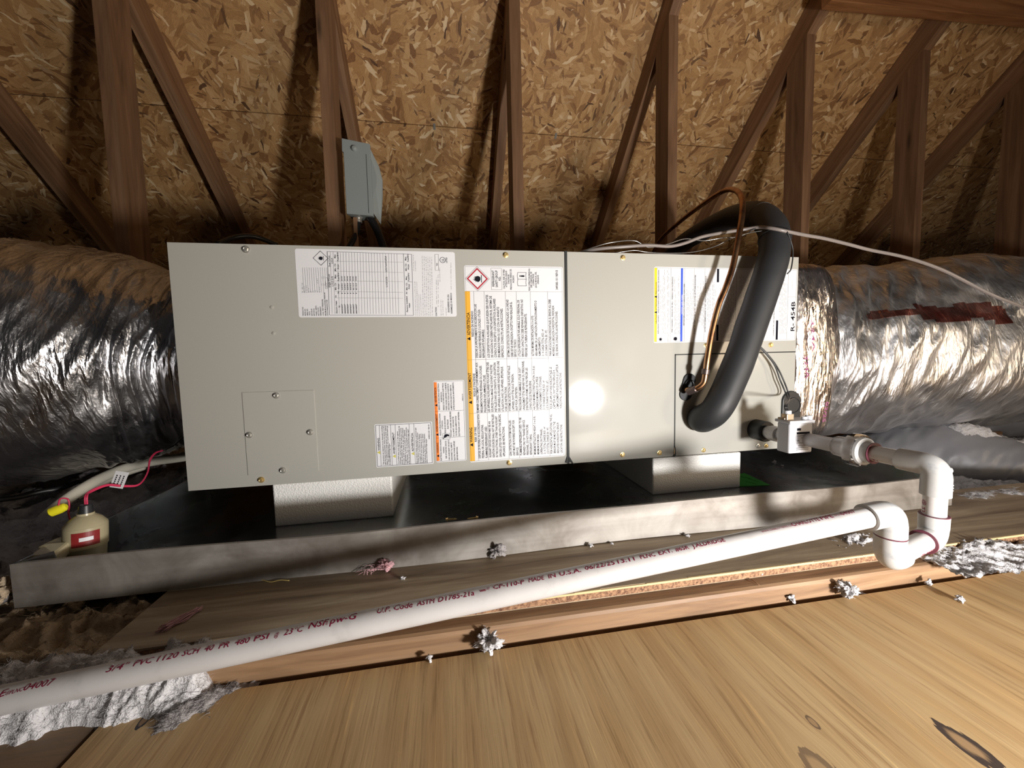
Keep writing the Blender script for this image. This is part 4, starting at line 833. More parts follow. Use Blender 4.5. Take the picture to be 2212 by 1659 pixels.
# zip tie and seam
i0 = min(range(len(path)), key=lambda i: (path[i] - py(1671, 515, -.03)).length)
T = (path[i0 + 1] - path[i0]).normalized(); MB().lathe(path[i0], T, [(-.0018, .029), (-.0018, .0315), (.0018, .0315), (.0018, .029)], 40).build('zip_tie', M['wire_black'], suc, smooth=.6)
T = (path[90] - path[88]).normalized() if len(path) > 95 else T
i1 = min(range(len(path)), key=lambda i: (path[i] - py(1650, 470, .04)).length); T = (path[i1 + 1] - path[i1]).normalized()
MB().lathe(path[i1], T, [(-.0006, .028), (-.0006, .0304), (.0006, .0304), (.0006, .028)], 40).build('sleeve_joint', newmat('grey_glue', (.10, .10, .11), .5), suc, smooth=.6)

cp = [py(1482, 842, .0), py(1486, 842, -.014), py(1503, 840, -.034), py(1519, 828, -.044), py(1524, 806, -.047), py(1528, 775, -.048), py(1537, 720, -.049), py(1552, 660, -.05), py(1568, 620, -.05), py(1583, 575, -.048), py(1594, 520, -.045), py(1603, 465, -.035), py(1602, 428, -.012), py(1588, 411, .03), py(1562, 413, .09), py(1520, 440, .19), py(1470, 478, .33), py(1425, 520, .5), py(1400, 570, .62)]
cl = empty('copper_line', tuple(cp[0]), 'bare copper refrigerant tube looping up in front of the sticker', 'copper tube')
cpath = spline(cp, 10); MB().tube(cpath, .0060, 24).build('tube', M['copper'], cl, smooth=True)
e = py(1524, 803, -.047); MB().lathe(e, (cpath[52] - cpath[48]), [(-.006, .0062), (-.005, .0078), (.005, .0080), (.006, .0062)], 24).build('soldered_coupling', M['solder'], cl, smooth=.6)
e = cp[2]; MB().lathe(e, (cp[1] - cp[3]), [(-.002, .0064), (0, .0078), (.018, .0078), (.02, .0064)], 24).build('scorched_stub', M['solder'], cl, smooth=.6)

# control cable and thin wires over the top
cc = [py(2290, 700, -.10), py(2212, 664, -.09), py(2150, 640, -.08), py(2090, 610, -.06), py(2040, 585, -.05), py(1990, 566, -.045), py(1940, 552, -.045), py(1880, 540, -.045), py(1830, 527, -.045), py(1780, 515, -.05), py(1740, 508, -.055), py(1700, 500, -.064), py(1665, 493, -.050), py(1638, 491, -.02), py(1600, 497, .0), py(1560, 503, .0), py(1515, 512, .0), py(1480, 525, .0), py(1447, 532, .0), py(1400, 530, .0), py(1350, 533, .0), py(1300, 537, .01), py(1262, 543, .03), py(1235, 552, .06)]
o = MB().tube(spline(cc, 8), .0036, 12).build('control_cable', M['cable'], smooth=True); tag(o, 'grey control cable draped from the right duct over the black pipe', 'cable')
w1 = [py(1640, 489, -.02), py(1600, 510, -.01), py(1560, 514, -.01), py(1520, 520, .0), py(1480, 516, .0), py(1440, 528, .0), py(1400, 534, .0), py(1370, 520, .0), py(1320, 524, .0), py(1280, 535, .01), py(1245, 548, .03)]
o = MB().tube(spline(w1, 8), .0012, 8).build('thin_wire', M['bare_wire'], smooth=True); tag(o, 'thin silvery wire, the upper one, running along the grey cable', 'wire', 'thin wires above the cabinet')
w2 = [py(1665, 496, -.03), py(1620, 503, -.02), py(1580, 515, -.02), py(1545, 532, -.01), py(1500, 544, -.005), py(1450, 547, -.003), py(1400, 545, -.003), py(1370, 541, .0), py(1330, 546, .005), py(1290, 547, .02)]
o = MB().tube(spline(w2, 8), .0010, 8).build('thin_wire', M['bare_wire'], smooth=True); tag(o, 'thin silvery wire, the lower one, lying on the cabinet top edge', 'wire', 'thin wires above the cabinet')
w3 = [py(1700, 500, -.066), py(1708, 520, -.066), py(1713, 545, -.064), py(1709, 580, -.062), py(1700, 592, -.058)]
o = MB().tube(spline(w3, 8), .0013, 8).build('thin_wire', M['wire_black'], smooth=True); tag(o, 'black wire hanging along the right side of the black pipe', 'wire', 'thin wires above the cabinet')

# ================================================================== FOIL DUCTS
def ridge(p, f): return 1 - 2 * abs(noise.noise(p * f))
def duct(name, pts, rad, lab, mat_, amp, seg=150, n=34, flow=26, twist=.5, parts=None, phase=0.0):
    path = spline(pts, n)
    Ltot = sum((path[i + 1] - path[i]).length for i in range(len(path) - 1))
    def disp(Ls, a, p):
        s_ = Ls + twist * .08 * math.sin(a * 1.0 + 1 + phase) + .035 * noise.noise(Vector((math.cos(a) * 1.5, math.sin(a) * 1.5, Ls * 3 + phase)))
        q = Vector((s_ * flow + phase, math.cos(a) * 1.3, math.sin(a) * 1.3))
        q2 = Vector((s_ * flow * 2.7, math.cos(a) * 3.6, math.sin(a) * 3.6 + phase))
        return amp * (1.0 * ridge(q, 1.0) + .45 * ridge(q2, 1.0)) + amp * .8 * noise.noise(p * 9)
    o = MB().tube(path, rad, seg, cap=True, disp=disp).build(name, mat_, smooth=True, origin=tuple(pts[0])); tag(o, lab, 'duct'); return o
rl = lambda f_: .218 - .018 * math.exp(-((f_ - .22) / .09) ** 2) + .03 * min(1, max(0, (f_ - .25) / .4))
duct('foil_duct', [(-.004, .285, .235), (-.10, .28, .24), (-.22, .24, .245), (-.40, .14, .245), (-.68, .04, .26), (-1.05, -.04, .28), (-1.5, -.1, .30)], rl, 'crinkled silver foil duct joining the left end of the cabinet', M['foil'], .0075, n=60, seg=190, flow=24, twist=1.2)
# right side: foil wrapped plenum, then the flexible duct
pr = empty('right_supply_duct', (1.30, .28, 0), 'bright crinkled foil duct with gold reflections joining the right end of the cabinet', 'duct')
def crinkle_box(x0, x1, y0, y1, z0, z1, n=70, m=120):
    mb = MB(); r_ = .05
    def ringpt(k):
        t_ = k / m * 4; s_ = int(t_) % 4; f_ = t_ - int(t_)
        cs = [(y0, z0), (y0, z1), (y1, z1), (y1, z0)]; a, b = cs[s_], cs[(s_ + 1) % 4]
        y_, z_ = a[0] + (b[0] - a[0]) * f_, a[1] + (b[1] - a[1]) * f_
        # round the corners
        cy_, cz_ = (y0 + y1) / 2, (z0 + z1) / 2; dy, dz = y_ - cy_, z_ - cz_; hy, hz = (y1 - y0) / 2, (z1 - z0) / 2
        k_ = (abs(dy / hy) ** 9 + abs(dz / hz) ** 9) ** (1 / 9); return cy_ + dy / k_, cz_ + dz / k_
    for i in range(n + 1):
        f_ = i / n; x_ = x0 + (x1 - x0) * f_; ease = max(0, (f_ - .45) / .55) ** 2
        for k in range(m):
            y_, z_ = ringpt(k); cy_, cz_ = (y0 + y1) / 2, (z0 + z1) / 2; R_ = math.hypot(y_ - cy_, z_ - cz_)
            ty, tz = cy_ + (y_ - cy_) * (.245 / R_), cz_ + (z_ - cz_) * (.23 / R_)
            y2, z2 = y_ + (ty - y_) * ease, z_ + (tz - z_) * ease
            p = Vector((x_, y2, z2)); dd = Vector((0, y2 - cy_, z2 - cz_)).normalized()
            a_ = .004 * ridge(Vector((x_ * 34, y2 * 5, z2 * 5)), 1) + .003 * ridge(p, 14) + .0016 * ridge(p, 42)
            mb.v.append(p + dd * a_ * min(1, f_ * 6 + .25) + Vector((.004 * noise.noise(p * 18), 0, 0)))
    mb.f += [(i * m + k, i * m + (k + 1) % m, (i + 1) * m + (k + 1) % m, (i + 1) * m + k) for i in range(n) for k in range(m)]
    mb.f += [tuple(range(m - 1, -1, -1))]
    return mb
crinkle_box(1.2895, 1.45, .002, .556, .002, .446).build('taped_collar', M['foil_warm'], pr, smooth=True); collar = bpy.data.objects['taped_collar']
def rd(Ls, a, p):
    s_ = Ls + .10 * math.sin(a - .6) + .03 * noise.noise(Vector((math.cos(a) * 1.5, math.sin(a) * 1.5, Ls * 3)))
    q = Vector((s_ * 17, math.cos(a) * 1.6, math.sin(a) * 1.6)); q2 = Vector((s_ * 52, math.cos(a) * 4, math.sin(a) * 4))
    return .012 * ridge(q, 1) + .004 * ridge(q2, 1) + .008 * noise.noise(p * 11) + .022 * noise.noise(p * 4.2 + Vector((3, 1, 7)))
rpts = [(1.42, .285, .228), (1.50, .285, .228), (1.60, .28, .225), (1.75, .26, .23), (1.98, .24, .235), (2.25, .24, .245), (2.6, .26, .26), (3.1, .3, .27)]
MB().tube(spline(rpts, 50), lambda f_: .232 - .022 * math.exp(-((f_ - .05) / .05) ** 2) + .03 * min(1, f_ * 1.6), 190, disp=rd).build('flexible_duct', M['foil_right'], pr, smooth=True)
# red printed stripe along the jacket: the jacket's own surface, a hair outside it
full = MB().tube(spline(rpts, 50), lambda f_: .232 - .022 * math.exp(-((f_ - .05) / .05) ** 2) + .03 * min(1, f_ * 1.6) + .0012, 190, disp=rd, cap=False)
strip = MB(); strip.v = full.v
for f in full.f:
    c_ = sum((full.v[i] for i in f), Vector()) / 4
    if c_.y < .16 and 1.56 < c_.x < 1.93 and abs(c_.z - (.318 + .02 * noise.noise(c_ * 9))) < (.022 if c_.x > 1.68 else .010): strip.f.append(f)
used = sorted({i for f in strip.f for i in f}); mpi = {a: b for b, a in enumerate(used)}
if used:
    strip.v = [full.v[i] for i in used]; strip.f = [tuple(mpi[i] for i in f) for f in strip.f]
    strip.build('red_stripe', M['red_tape'], bpy.data.objects['flexible_duct'], smooth=True)
# purple lettering on the tape
purple = newmat('purple_print', (.30, .07, .20), .5)
for st_, a_, b_, h_ in (('324A', py(1737, 768, -.0075), py(1741, 818, -.0075), .010), ('03/25', py(1784, 868, -.010), py(1776, 912, -.010), .009), ('324A', py(1752, 690, -.008), py(1755, 760, -.008), .008)):
    mb = MB(); lay(mb, st_, a_, b_, h_, (1, 0, 0)); mb.build('tape_print', purple, collar, smooth='raw')
# grey insulated ducts lying lower right
def gdisp(Ls, a, p):
    q = Vector((Ls * 20 + 1.5 * math.sin(a) + noise.noise(p * 5), math.cos(a) * 1.2, math.sin(a) * 1.2))
    return .0045 * ridge(q, 1) + .0022 * ridge(Vector((q.x * 2.6, q.y * 2, q.z * 2)), 1) + .004 * noise.noise(p * 12)
def gduct(pts, r, lab):
    o = MB().tube(spline(pts, 22), r, 72, disp=gdisp).build('flexible_duct', M['grey_jacket'], smooth=True, origin=pts[0]); tag(o, lab, 'duct', 'grey flexible ducts')
gduct([tuple(py(1790, 1010, .36)), tuple(py(1880, 1002, .26)), tuple(py(1960, 992, .19)), tuple(py(2045, 990, .13)), tuple(py(2125, 1012, .08)), tuple(py(2230, 1055, .02)), tuple(py(2420, 1130, -.05))], .102, 'grey flexible duct, the nearer one, curving behind the white drain trap')
gduct([tuple(py(1960, 925, .52)), tuple(py(2050, 908, .46)), tuple(py(2130, 897, .42)), tuple(py(2220, 893, .37)), tuple(py(2400, 890, .28))], .088, 'grey flexible duct, the farther one, under the foil duct at the right edge')

# ================================================================== LEFT SIDE THINGS
# float switch clipped in the pan corner
fs = empty('pan_float_switch', (-.064, -.118, PZ0), 'tan bottle-shaped float switch with a red label in the left corner of the pan', 'float switch')
tilt = Vector((.03, .06, 1)).normalized(); b0 = Vector((-.072, -.122, PZ0 + .002)); SCL = 1.0
MB().lathe(b0, tilt, [(p_ * SCL, q_ * SCL) for p_, q_ in [(0, .021), (.030, .022), (.047, .0228), (.048, .0242), (.078, .0242), (.079, .0235)]], 40).build('body', M['tan'], fs, smooth=.5)
MB().lathe(b0 + tilt * .079, tilt, [(p_ * SCL, q_ * SCL) for p_, q_ in [(0, .0242), (.002, .0235), (.010, .0175), (.0145, .0115), (.0155, .0100), (.0185, .0097)]], 40).build('dome', M['tan'], fs, smooth=.5)
MB().lathe(b0 + tilt * .0965, tilt, [(p_ * SCL, q_ * SCL) for p_, q_ in [(0, .0085), (.012, .0072), (.0135, .006)]], 28).build('wire_gland', M['rubber'], fs, smooth=.5)
MB().box((-.108, -.150, -.055), (-.086, -.118, -.02), Matrix.Rotation(.15, 3, 'Y')).build('mounting_clip', M['tan'], fs, bevel=.004)
MB().lathe((-.088, -.140, -.038), (.1, -1, .2), [(0, .008), (.010, .0075), (.013, .005)], 20).build('clamp_screw', M['tan'], fs, smooth=.6)
MB().box((-.104, -.165, -.04), (-.072, -.135, -.022), Matrix.Rotation(.3, 3, 'X')).build('clamp_arm', M['tan'], fs, bevel=.004)
# label wraps the band
mb = MB(); e1 = Vector((.55, -.83, 0)); e1 = (e1 - tilt * e1.dot(tilt)).normalized(); e2 = tilt.cross(e1); n = 14
def lb(a, h, r=.0245): return b0 + tilt * h * SCL + (e1 * math.cos(a) + e2 * math.sin(a)) * r * SCL
for k in range(n):
    a, b = -.55 + 1.25 * k / n, -.55 + 1.25 * (k + 1) / n; mb.poly([lb(a, .053), lb(b, .053), lb(b, .074), lb(a, .074)])
lbo = mb.build('red_label', M['red_label'], fs, smooth='raw'); lbo['label'] = 'dark red label with a white stripe'
mb = MB()
for k in range(8): a, b = -.20 + .6 * k / 8, -.20 + .6 * (k + 1) / 8; mb.poly([lb(a, .061, .0247), lb(b, .061, .0247), lb(b, .0665, .0247), lb(a, .0665, .0247)])
mb.build('label_stripe', M['paper'], lbo, smooth='raw')
top = b0 + tilt * .110
for k in (0, 1):
    o_ = Vector((.0022 * k, 0, 0))
    pts = [top - tilt * .004 + o_, top + tilt * .012 + o_, py(196, 1060 + k * 3, -.10), py(232, 1047 + k * 2, -.08), py(268, 1049 + k * 2, -.06), py(300, 1046 + k, -.04), py(318, 1022, -.01), py(324, 992 + k * 3, .02), py(336, 978 + k, .05), py(352, 973, .08)]
    MB().tube(spline(pts, 10), .0013, 8).build('red_wire', M['wire_red'], fs, smooth=True)
MB().tube(spline([py(352, 973, .08), py(375, 962, .09), py(395, 945, .10), py(420, 935, .12)], 8), .0016, 8).build('black_wire', M['wire_black'], fs, smooth=True)
pts = [top - tilt * .10 + Vector((-.02, .0, .04)), py(148, 1120, -.10), py(146, 1106, -.10)]
MB().tube(spline([py(152, 1125, -.10), py(148, 1108, -.10), py(150, 1092, -.10), py(146, 1078, -.10), py(130, 1078, -.11), py(126, 1095, -.115)], 6), .0011, 8).build('red_wire', M['wire_red'], fs, smooth=True)
wn = py(107, 1108, -.115); ax = (py(142, 1094, -.11) - wn).normalized()
MB().lathe(wn, ax, [(0, .0045), (.002, .0068), (.012, .0072), (.018, .0058), (.020, .003)], 18).build('wire_nut', M['wirenut'], fs, smooth=.6)
# paper tag folded round the wires
tg = [py(237, 1052, -.066), py(265, 1056, -.066), py(279, 1021, -.058), py(251, 1017, -.058)]
o = MB().prism(tg, (0, -.0005, .0002)).build('wire_tag', M['paper'], fs); o['label'] = 'white printed tag on the red wires'
mb = MB(); A, B, C_, D_ = tg
for i in range(3):
    f0 = .18 + i * .27; a_ = A + (B - A) * f0 + (D_ - A) * .12 + Vector((0, -.0009, 0)); b_ = A + (B - A) * f0 + (D_ - A) * .82 + Vector((0, -.0009, 0)); w_ = (B - A) * .10
    for j in range(6): p0_ = a_ + (b_ - a_) * (j / 6); p1_ = a_ + (b_ - a_) * ((j + .7) / 6); mb.poly([p0_, p1_, p1_ + w_, p0_ + w_])
mb.build('tag_print', M['ink'], o, smooth='raw')
# ivory conduit behind it
pts = [pz(470, 975, .0), pz(395, 988, .0), pz(330, 997, -.002), pz(275, 1010, -.004), pz(225, 1030, -.01), pz(180, 1055, -.02), pz(130, 1090, -.04), pz(90, 1125, -.07)]
o = MB().tube(spline(pts, 10), .0105, 28).build('curved_conduit', M['conduit'], smooth=True); tag(o, 'curved ivory plastic tube behind the left corner of the pan', 'tube')
pts = [pz(310, 1010, -.022), pz(270, 1023, -.024), pz(225, 1042, -.03), pz(180, 1066, -.04), pz(140, 1090, -.06)]
o = MB().tube(spline(pts, 10), .007, 20).build('curved_conduit', M['conduit'], smooth=True); tag(o, 'thinner ivory tube under the curved ivory tube left of the pan', 'tube')
pts = [py(-20, 1082, .10), py(40, 1074, .12), py(90, 1062, .14), py(130, 1055, .16), py(170, 1040, .2)]
o = MB().tube(spline(pts, 8), .005, 12).build('black_cable', M['wire_black'], smooth=True); tag(o, 'black cable lying on the dark insulation at the left edge', 'cable')
pts = [py(470, 527, .25), py(500, 515, .28), py(530, 510, .3), py(560, 514, .32), py(600, 530, .34)]
o = MB().tube(spline(pts, 8), .006, 12).build('black_cable', M['wire_black'], smooth=True); tag(o, 'black cable humped above the top left of the cabinet', 'cable')

# ================================================================== ELECTRICAL BOX ON THE POST
p0_, p1_ = py(737, 298, .56), py(791, 463, .56)
bxw = empty('disconnect_box', (.15, .56, p1_.z), 'tall grey metal electrical box screwed to the post above the cabinet', 'electrical box')
X0, X1, Z0, Z1 = p0_.x, p0_.x + .086, p1_.z, p0_.z
MB().prism([(X0 + .004, .56, Z0), (X1, .56, Z0 - .004), (X1, .56, Z1 - .012), (X0 + .001, .56, Z1), (X0, .56, Z1 - .04), (X0 + .004, .56, Z1 - .042)], (0, .016, 0)).build('cover', M['box_paint'], bxw, bevel=.0015)
MB().prism([(X0 + .006, .575, Z0 + .004), (X1 - .001, .575, Z0 + .002), (X1 - .001, .575, Z1 - .018), (X0 + .006, .575, Z1 - .014)], (0, .055, 0)).build('case', M['box_paint'], bxw, bevel=.002)
pts = [Vector((X1 - .002, .565, Z1 - .02)), Vector((X1 + .022, .585, Z1 - .07)), Vector((X1 + .030, .59, Z1 - .11)), Vector((X1 + .028, .59, Z1 - .16)), Vector((X1 + .018, .59, Z0 - .02)), Vector((X1 - .002, .565, Z0 + .01))]
MB().prism(pts, (0, .006, 0)).build('side_flange', M['box_paint'], bxw, bevel=.001)
pts = [Vector((X1, .562, Z1 - .055 - .13 * k / 12)) + Vector((.016 * math.sin(PI * k / 12), 0, 0)) for k in range(13)]
MB().prism(pts, (0, .003, 0)).build('side_boss', M['box_paint'], bxw, bevel=.001)
MB().lathe((X0 + .038, .56, Z1 - .030), (0, -1, 0), [(0, .0095), (.006, .0085), (.009, .005), (.0095, .002)], 28).build('cover_knob', M['box_paint'], bxw, smooth=.8)
MB().box((X1 - .0135, .5590, Z0 + .004), (X1 - .0125, .5605, Z1 - .045)).build('cover_groove', M['black_gasket'], bxw)
MB().lathe((X0 + .032, .60, Z0 + .004), (0, 0, -1), [(0, .014), (.006, .014), (.006, .011), (.018, .011)], 24).build('conduit_fitting', M['nickel'], bxw, smooth=.5)
MB().tube(spline([(X0 + .032, .60, Z0 - .01), (X0 + .026, .59, Z0 - .05), (X0 + .006, .57, Z0 - .10), (X0 - .03, .56, Z0 - .16), (X0 - .06, .55, .40)], 10), .0085, 18).build('flexible_conduit', M['wire_black'], bxw, smooth=True)
MB().tube(spline([(X1 - .02, .60, Z0 + .01), (X1 + .005, .60, Z0 - .04), (X1 + .025, .60, Z0 - .11), (X1 + .03, .59, Z0 - .18), (X1 + .02, .57, .42)], 10), .013, 18).build('flexible_conduit', M['wire_black'], bxw, smooth=True)
a_ = py(767, 470, .585); b_ = py(766, 535, .585)
o = MB().box((a_.x - .006, .58, .40), (a_.x + .006, .592, a_.z)).build('wooden_stake', M['rafter'], bevel=.001); tag(o, 'short thin wooden stake under the grey electrical box', 'stake')

# ================================================================== SMALL THINGS
# two loose screws standing in the pan
for i, (u, v, d_, lab) in enumerate(((966, 1122, 1, 'loose brass coloured screw in the pan, the left one of two'), (1030, 1118, -1, 'loose coppery screw in the pan, the right one of two'))):
    p = pz(u, v, PZ0 + .006); mb = MB(); ax_ = Vector((d_, .15, -.1)).normalized()
    r_ = empty('loose_screw', tuple(p), lab, 'screw', 'loose screws in the pan')
    MB().lathe(p, ax_, [(-.003, .0028), (0, .0028), (0, .0042), (.001, .0042)], 6).build('head', M['zinc'], r_)
    prof = [(.001, .0018)]
    for k in range(9): prof += [(.002 + k * .0016, .0013), (.0028 + k * .0016, .0019)]
    prof.append((.019, .0003)); MB().lathe(p, ax_, prof, 12).build('thread', M['zinc'], r_)
def fibres(mb, n, ln, wd, seed, keep=None):
    rr = random.Random(seed); N0 = len(mb.v); src = [p for p in mb.v if keep is None or keep(p)]
    for _ in range(n):
        p = src[rr.randrange(len(src))].copy(); a_ = rr.uniform(0, 2 * PI); d_ = Vector((math.cos(a_), math.sin(a_), rr.uniform(-.1, .75))).normalized()
        l_ = ln * rr.uniform(.4, 1.3); c_ = Vector((rr.uniform(-1, 1), rr.uniform(-1, 1), rr.uniform(-1.2, .4))) * l_ * .35; sd = d_.cross(Vector((rr.uniform(-1, 1), rr.uniform(-1, 1), 1))).normalized() * wd
        up_ = sd.cross(d_).normalized() * wd; k = len(mb.v)
        for j in range(4):
            f_ = j / 3; q_ = p + d_ * l_ * f_ + c_ * f_ * f_; w_ = 1 - .75 * f_
            mb.v += [q_ + sd * w_, q_ - sd * w_ * .5 + up_ * w_, q_ - sd * w_ * .5 - up_ * w_]
        for j in range(3):
            for e_ in range(3): mb.f.append((k + j * 3 + e_, k + j * 3 + (e_ + 1) % 3, k + j * 3 + 3 + (e_ + 1) % 3, k + j * 3 + 3 + e_))
    return mb
def blob(c, size, seed, squash=.6, sub=4):
    bm = bmesh.new(); bmesh.ops.create_icosphere(bm, subdivisions=sub, radius=1); off = Vector((seed * 3.7, seed * 1.9, seed))
    for v in bm.verts:
        d = v.co.normalized(); r = .55 + .75 * noise.noise(d * 1.3 + off) + .38 * noise.noise(d * 3.2 + off) + .2 * noise.noise(d * 8 + off) + .10 * noise.noise(d * 20 + off)
        v.co = d * max(.15, r)
    zmin = min(v.co.z for v in bm.verts)
    mb = MB(); mb.v = [Vector((c[0] + v.co.x * size, c[1] + v.co.y * size * .8, c[2] + (v.co.z - zmin) * size * squash)) for v in bm.verts]; bm.verts.index_update()
    mb.f = [tuple(v.index for v in f.verts) for f in bm.faces]; bm.free()
    if sub > 3: fibres(mb, 260, size * .30, size * .012, seed)
    return mb
TUFTS = [(1055, 1408, FZ, .021, 'fluff', 'largest white insulation tuft, on the floor against the pine board in the middle', .75),
    (1073, 1205, -.0863, .016, 'fluff_grey', 'grey white insulation tuft leaning on the front of the pan', .8),
    (1833, 1294, FZ, .017, 'fluff', 'ragged insulation tuft on the fresh plywood under the trap', .7),
    (1709, 1299, FZ, .008, 'fluff', 'small insulation tuft against the pine board under the long pipe', .8),
    (1647, 1243, -.1006, .010, 'fluff', 'small insulation tuft lying on the pine board step', .8),
    (2072, 1300, FZ, .009, 'fluff', 'tiny white crumb on the fresh plywood, right of the trap, the farther right one', .8),
    (2005, 1265, FZ, .008, 'fluff', 'tiny white crumb on the fresh plywood just below the trap', .7),
    (2178, 1224, FZ + .001, .020, 'fluff', 'white tuft against the pine board near the right edge', .9),
    (928, 1428, FZ, .007, 'fluff', 'tiny crumb in the gap left of the largest tuft', .7),
    (1276, 1182, -.0863, .006, 'fluff', 'tiny white crumb at the foot of the pan, the left one of two', .6),
    (1322, 1176, -.0863, .004, 'fluff', 'tiny white crumb at the foot of the pan, the right one of two', .6),
    (870, 1252, -.0863, .006, 'fluff', 'tiny white crumb on the weathered plywood above the pipe', .5),
    (1673, 1003, PZ0 + .001, .008, 'fluff', 'white crumb in the pan below the sensor box', .8),
    (1690, 1007, PZ0 + .001, .005, 'fluff', 'smaller white crumb in the pan, right beside the other', .5),
    (1485, 1160, -.0863, .007, 'fluff', 'flat white crumb at the foot of the pan above the pipe', .4),
    (6, 1310, -.09, .022, 'fluff_dust', 'rounded dusty tuft at the left edge below the pan corner', .9)]
for i, (u, v, z, s_, mm, lab, sq) in enumerate(TUFTS):
    p = pz(u, v, z); o = blob(p, s_, i + 1, sq, 5 if s_ > .012 else 3).build('insulation_tuft', M[mm], smooth=True); tag(o, lab, 'insulation')
p = pz(833, 1235, -.0863); o = blob(p, .016, 31, .7, 4).build('fibreglass_tuft', M['pink'], smooth=True); tag(o, 'pink fibreglass tuft at the foot of the pan', 'insulation')
mb = MB()
for k in range(14):
    a_ = p + Vector((random.uniform(-.02, .01), random.uniform(-.005, .006), .006)); mb.tube(spline([a_, a_ + Vector((-.01, -.002, .006 * random.random())), a_ + Vector((-.028 * random.random() - .01, .004 * random.uniform(-1, 1), -.004))], 4), .00035, 5)
o_ = mb.build('stray_fibres', M['pink'], o, smooth=True)
a_, b_ = pz(352, 1362, -.0863), pz(430, 1318, -.0863); mb = MB()
for k in range(26):
    j = lambda s_: Vector((random.uniform(-s_, s_), random.uniform(-s_, s_), random.uniform(0, .004))); mb.tube(spline([a_ + j(.006), (a_ + b_) / 2 + j(.007), b_ + j(.004)], 4), .0005, 5)
o = mb.build('fibreglass_wisp', M['pink'], smooth=True); tag(o, 'long pink fibreglass wisp on the weathered plywood at the left', 'insulation')
mb = MB().tube(spline([pz(541, 1254, -.0855), pz(562, 1252, -.084), pz(585, 1257, -.0855), pz(605, 1253, -.084), pz(625, 1254, -.0855)], 6), .0006, 6); o = mb.build('yellow_strand', M['straw'], smooth=True); tag(o, 'thin yellow strand on the weathered plywood in front of the pan', 'strand')
o = MB().tube(spline([pz(1622, 1262 - 12, -.0995), pz(1632, 1258, -.098), pz(1640, 1264, -.0995)], 5), .0007, 6).build('twig', M['rafter'], smooth=True); tag(o, 'tiny dry twig on the pine board step', 'twig')

# ================================================================== LOOSE INSULATION (heaps nobody could count)
def heap(name, x0, x1, y0, y1, step, hfun, m, lab, amp=.02, f=(14, 34, 80), fib=0, fl=.009, keep=None):
    nx, ny = int((x1 - x0) / step), int((y1 - y0) / step); mb = MB()
    for j in range(ny + 1):
        for i in range(nx + 1):
            x_, y_ = x0 + (x1 - x0) * i / nx, y0 + (y1 - y0) * j / ny; q = Vector((x_, y_, 0)); h = hfun(x_, y_)
            w_ = noise.noise(q * 20) * .02; q = q + Vector((w_, -w_, 0))
            b_ = (1 - abs(noise.noise(q * f[0])) * 2) * .6 + (1 - abs(noise.noise(q * f[1] + Vector((5, 5, 5)))) * 2) * .4 + noise.noise(q * f[2]) * .3 + noise.noise(q * f[2] * 2.2) * .15
            mb.v.append(Vector((x_ + noise.noise(q * 60) * step * .9, y_ + noise.noise(q * 60 + Vector((9, 0, 0))) * step * .9, h + amp * (b_ - .5))))
    mb.f = [(j * (nx + 1) + i, j * (nx + 1) + i + 1, (j + 1) * (nx + 1) + i + 1, (j + 1) * (nx + 1) + i) for j in range(ny) for i in range(nx)]
    if fib: fibres(mb, fib, fl, .00016, int(abs(x0) * 100), keep)
    o = mb.build(name, m, smooth=True); tag(o, lab, 'insulation', kind='stuff'); return o
def sm(a, b, t_): t_ = max(0, min(1, (t_ - a) / (b - a))); return t_ * t_ * (3 - 2 * t_)
def h_left(x, y):
    base = -.112 + .03 * sm(-.15, -.6, x) + .008 * sm(-.26, -.215, y)
    base += -.06 * sm(.045, .10, x + .02 * noise.noise(Vector((y * 12, 0, 0)))) # ends at the sheet edge
    base += .014 * sm(-.20, -.27, y) * sm(.08, 0, x)
    base -= .055 * sm(-.310, -.334, y)
    return base
heap('loose_insulation', -1.6, .14, -.338, -.12, .0042, h_left, M['fluff_dust'], 'dusty brown loose insulation at the left below the pan', .030, fib=5000, keep=lambda p: -.35 < p.x < .09)
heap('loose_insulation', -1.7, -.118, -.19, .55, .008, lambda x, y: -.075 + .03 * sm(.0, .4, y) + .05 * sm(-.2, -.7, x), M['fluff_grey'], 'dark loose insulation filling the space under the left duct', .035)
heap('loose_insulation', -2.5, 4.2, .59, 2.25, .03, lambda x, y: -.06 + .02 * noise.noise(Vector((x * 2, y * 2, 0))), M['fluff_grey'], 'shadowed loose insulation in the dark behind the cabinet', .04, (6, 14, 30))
def h_strip(x, y):
    lim = -.349 - .006 * sm(.17, -.05, x) + .008 * noise.noise(Vector((x * 25, 1, 0)))
    end = sm(.225, .19, x)
    return FZ - .016 + (.036 * sm(lim - .012, lim + .02, y) + .016) * end * sm(lim - .02, lim - .005, y) - .012 * (1 - end)
heap('loose_insulation', -.62, .245, -.41, -.30, .0026, h_strip, M['fluff'], 'white loose insulation heaped along the floor under the left of the pipe', .016, (26, 60, 130), fib=5000, fl=.007, keep=lambda p: -.15 < p.x < .225 and p.z > FZ + .002)
WC = pz(428, 1524, FZ); WD = (pz(500, 1484, FZ) - pz(352, 1566, FZ)).normalized()
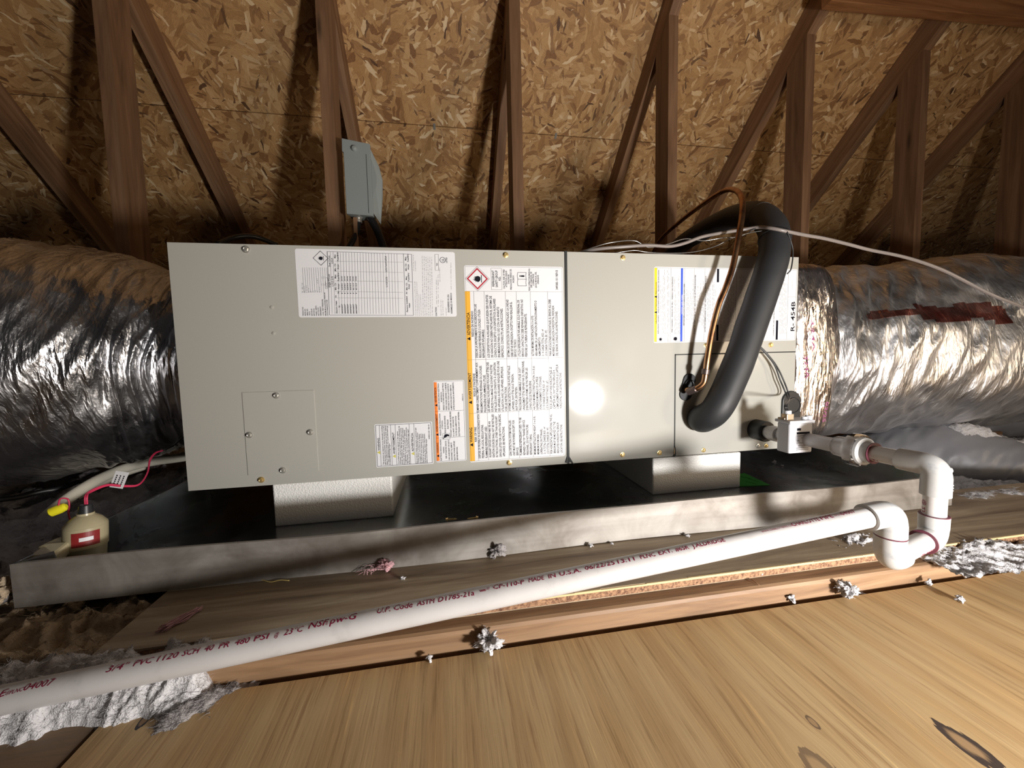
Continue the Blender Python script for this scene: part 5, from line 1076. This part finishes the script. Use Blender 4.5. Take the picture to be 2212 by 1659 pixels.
def h_wisp(x, y):
    a = Vector((x, y, FZ)) - WC; s_ = a.dot(WD); t_ = a.x * WD.y - a.y * WD.x
    return FZ - .004 + .011 * math.exp(-(s_ / .034) ** 4 - (t_ / .010) ** 2)
heap('torn_insulation', WC.x - .05, WC.x + .05, WC.y - .035, WC.y + .035, .0018, h_wisp, M['fluff_grey'], 'flat torn wisp of insulation beside the dark knot on the fresh plywood', .006, (40, 90, 160), fib=900, fl=.006, keep=lambda p: p.z > FZ)
def h_right(x, y):
    h = -.138 + .050 * math.exp(-((y + .165) / .06) ** 2) * sm(1.46, 1.56, x) - .02 * sm(-.12, -.28, y + .04 * noise.noise(Vector((x * 9, y * 9, 3))))
    return h
heap('loose_insulation', 1.475, 3.4, -.30, .56, .0055, h_right, M['fluff'], 'white loose insulation under the grey ducts at the right', .020, fib=5000, keep=lambda p: 1.47 < p.x < 2.4 and p.z > -.088)
PA, PB = py(2092, 916, .09), py(2250, 962, .015)
def h_pile(x, y):
    d_ = (PB - PA).xy.normalized(); r_ = Vector((x, y)) - PA.xy; s_ = r_.dot(d_); t_ = r_.x * d_.y - r_.y * d_.x
    f_ = s_ / (PB - PA).xy.length; e_ = max(0, -s_) ** 2 * 14
    return max(-.15, PA.z + (PB.z - PA.z) * f_ - 34 * t_ * t_ - e_)
heap('loose_insulation', PA.x - .06, PB.x + .3, -.14, .26, .006, h_pile, M['fluff'], 'white loose insulation piled on top between the two grey ducts', .022, fib=3000, fl=.012)
def h_patch(cx_, cy_, rx, ry, z):
    return lambda x, y: z - .006 + .012 * math.exp(-((x - cx_) / rx) ** 2 - ((y - cy_) / ry) ** 2)
p = pz(1850, 1165, -.0863); heap('scattered_insulation', p.x - .05, p.x + .05, p.y - .03, p.y + .03, .002, h_patch(p.x, p.y, .03, .014, -.0866), M['fluff'], 'flat scatter of white flecks on the plywood left of the trap', .012, (60, 120, 200))
p = pz(2110, 1170, -.0863); heap('scattered_insulation', p.x - .12, p.x + .12, p.y - .06, p.y + .05, .0025, h_patch(p.x, p.y, .07, .020, -.0935), M['fluff'], 'flat scatter of white flecks on the plywood right of the trap', .010, (50, 110, 200))
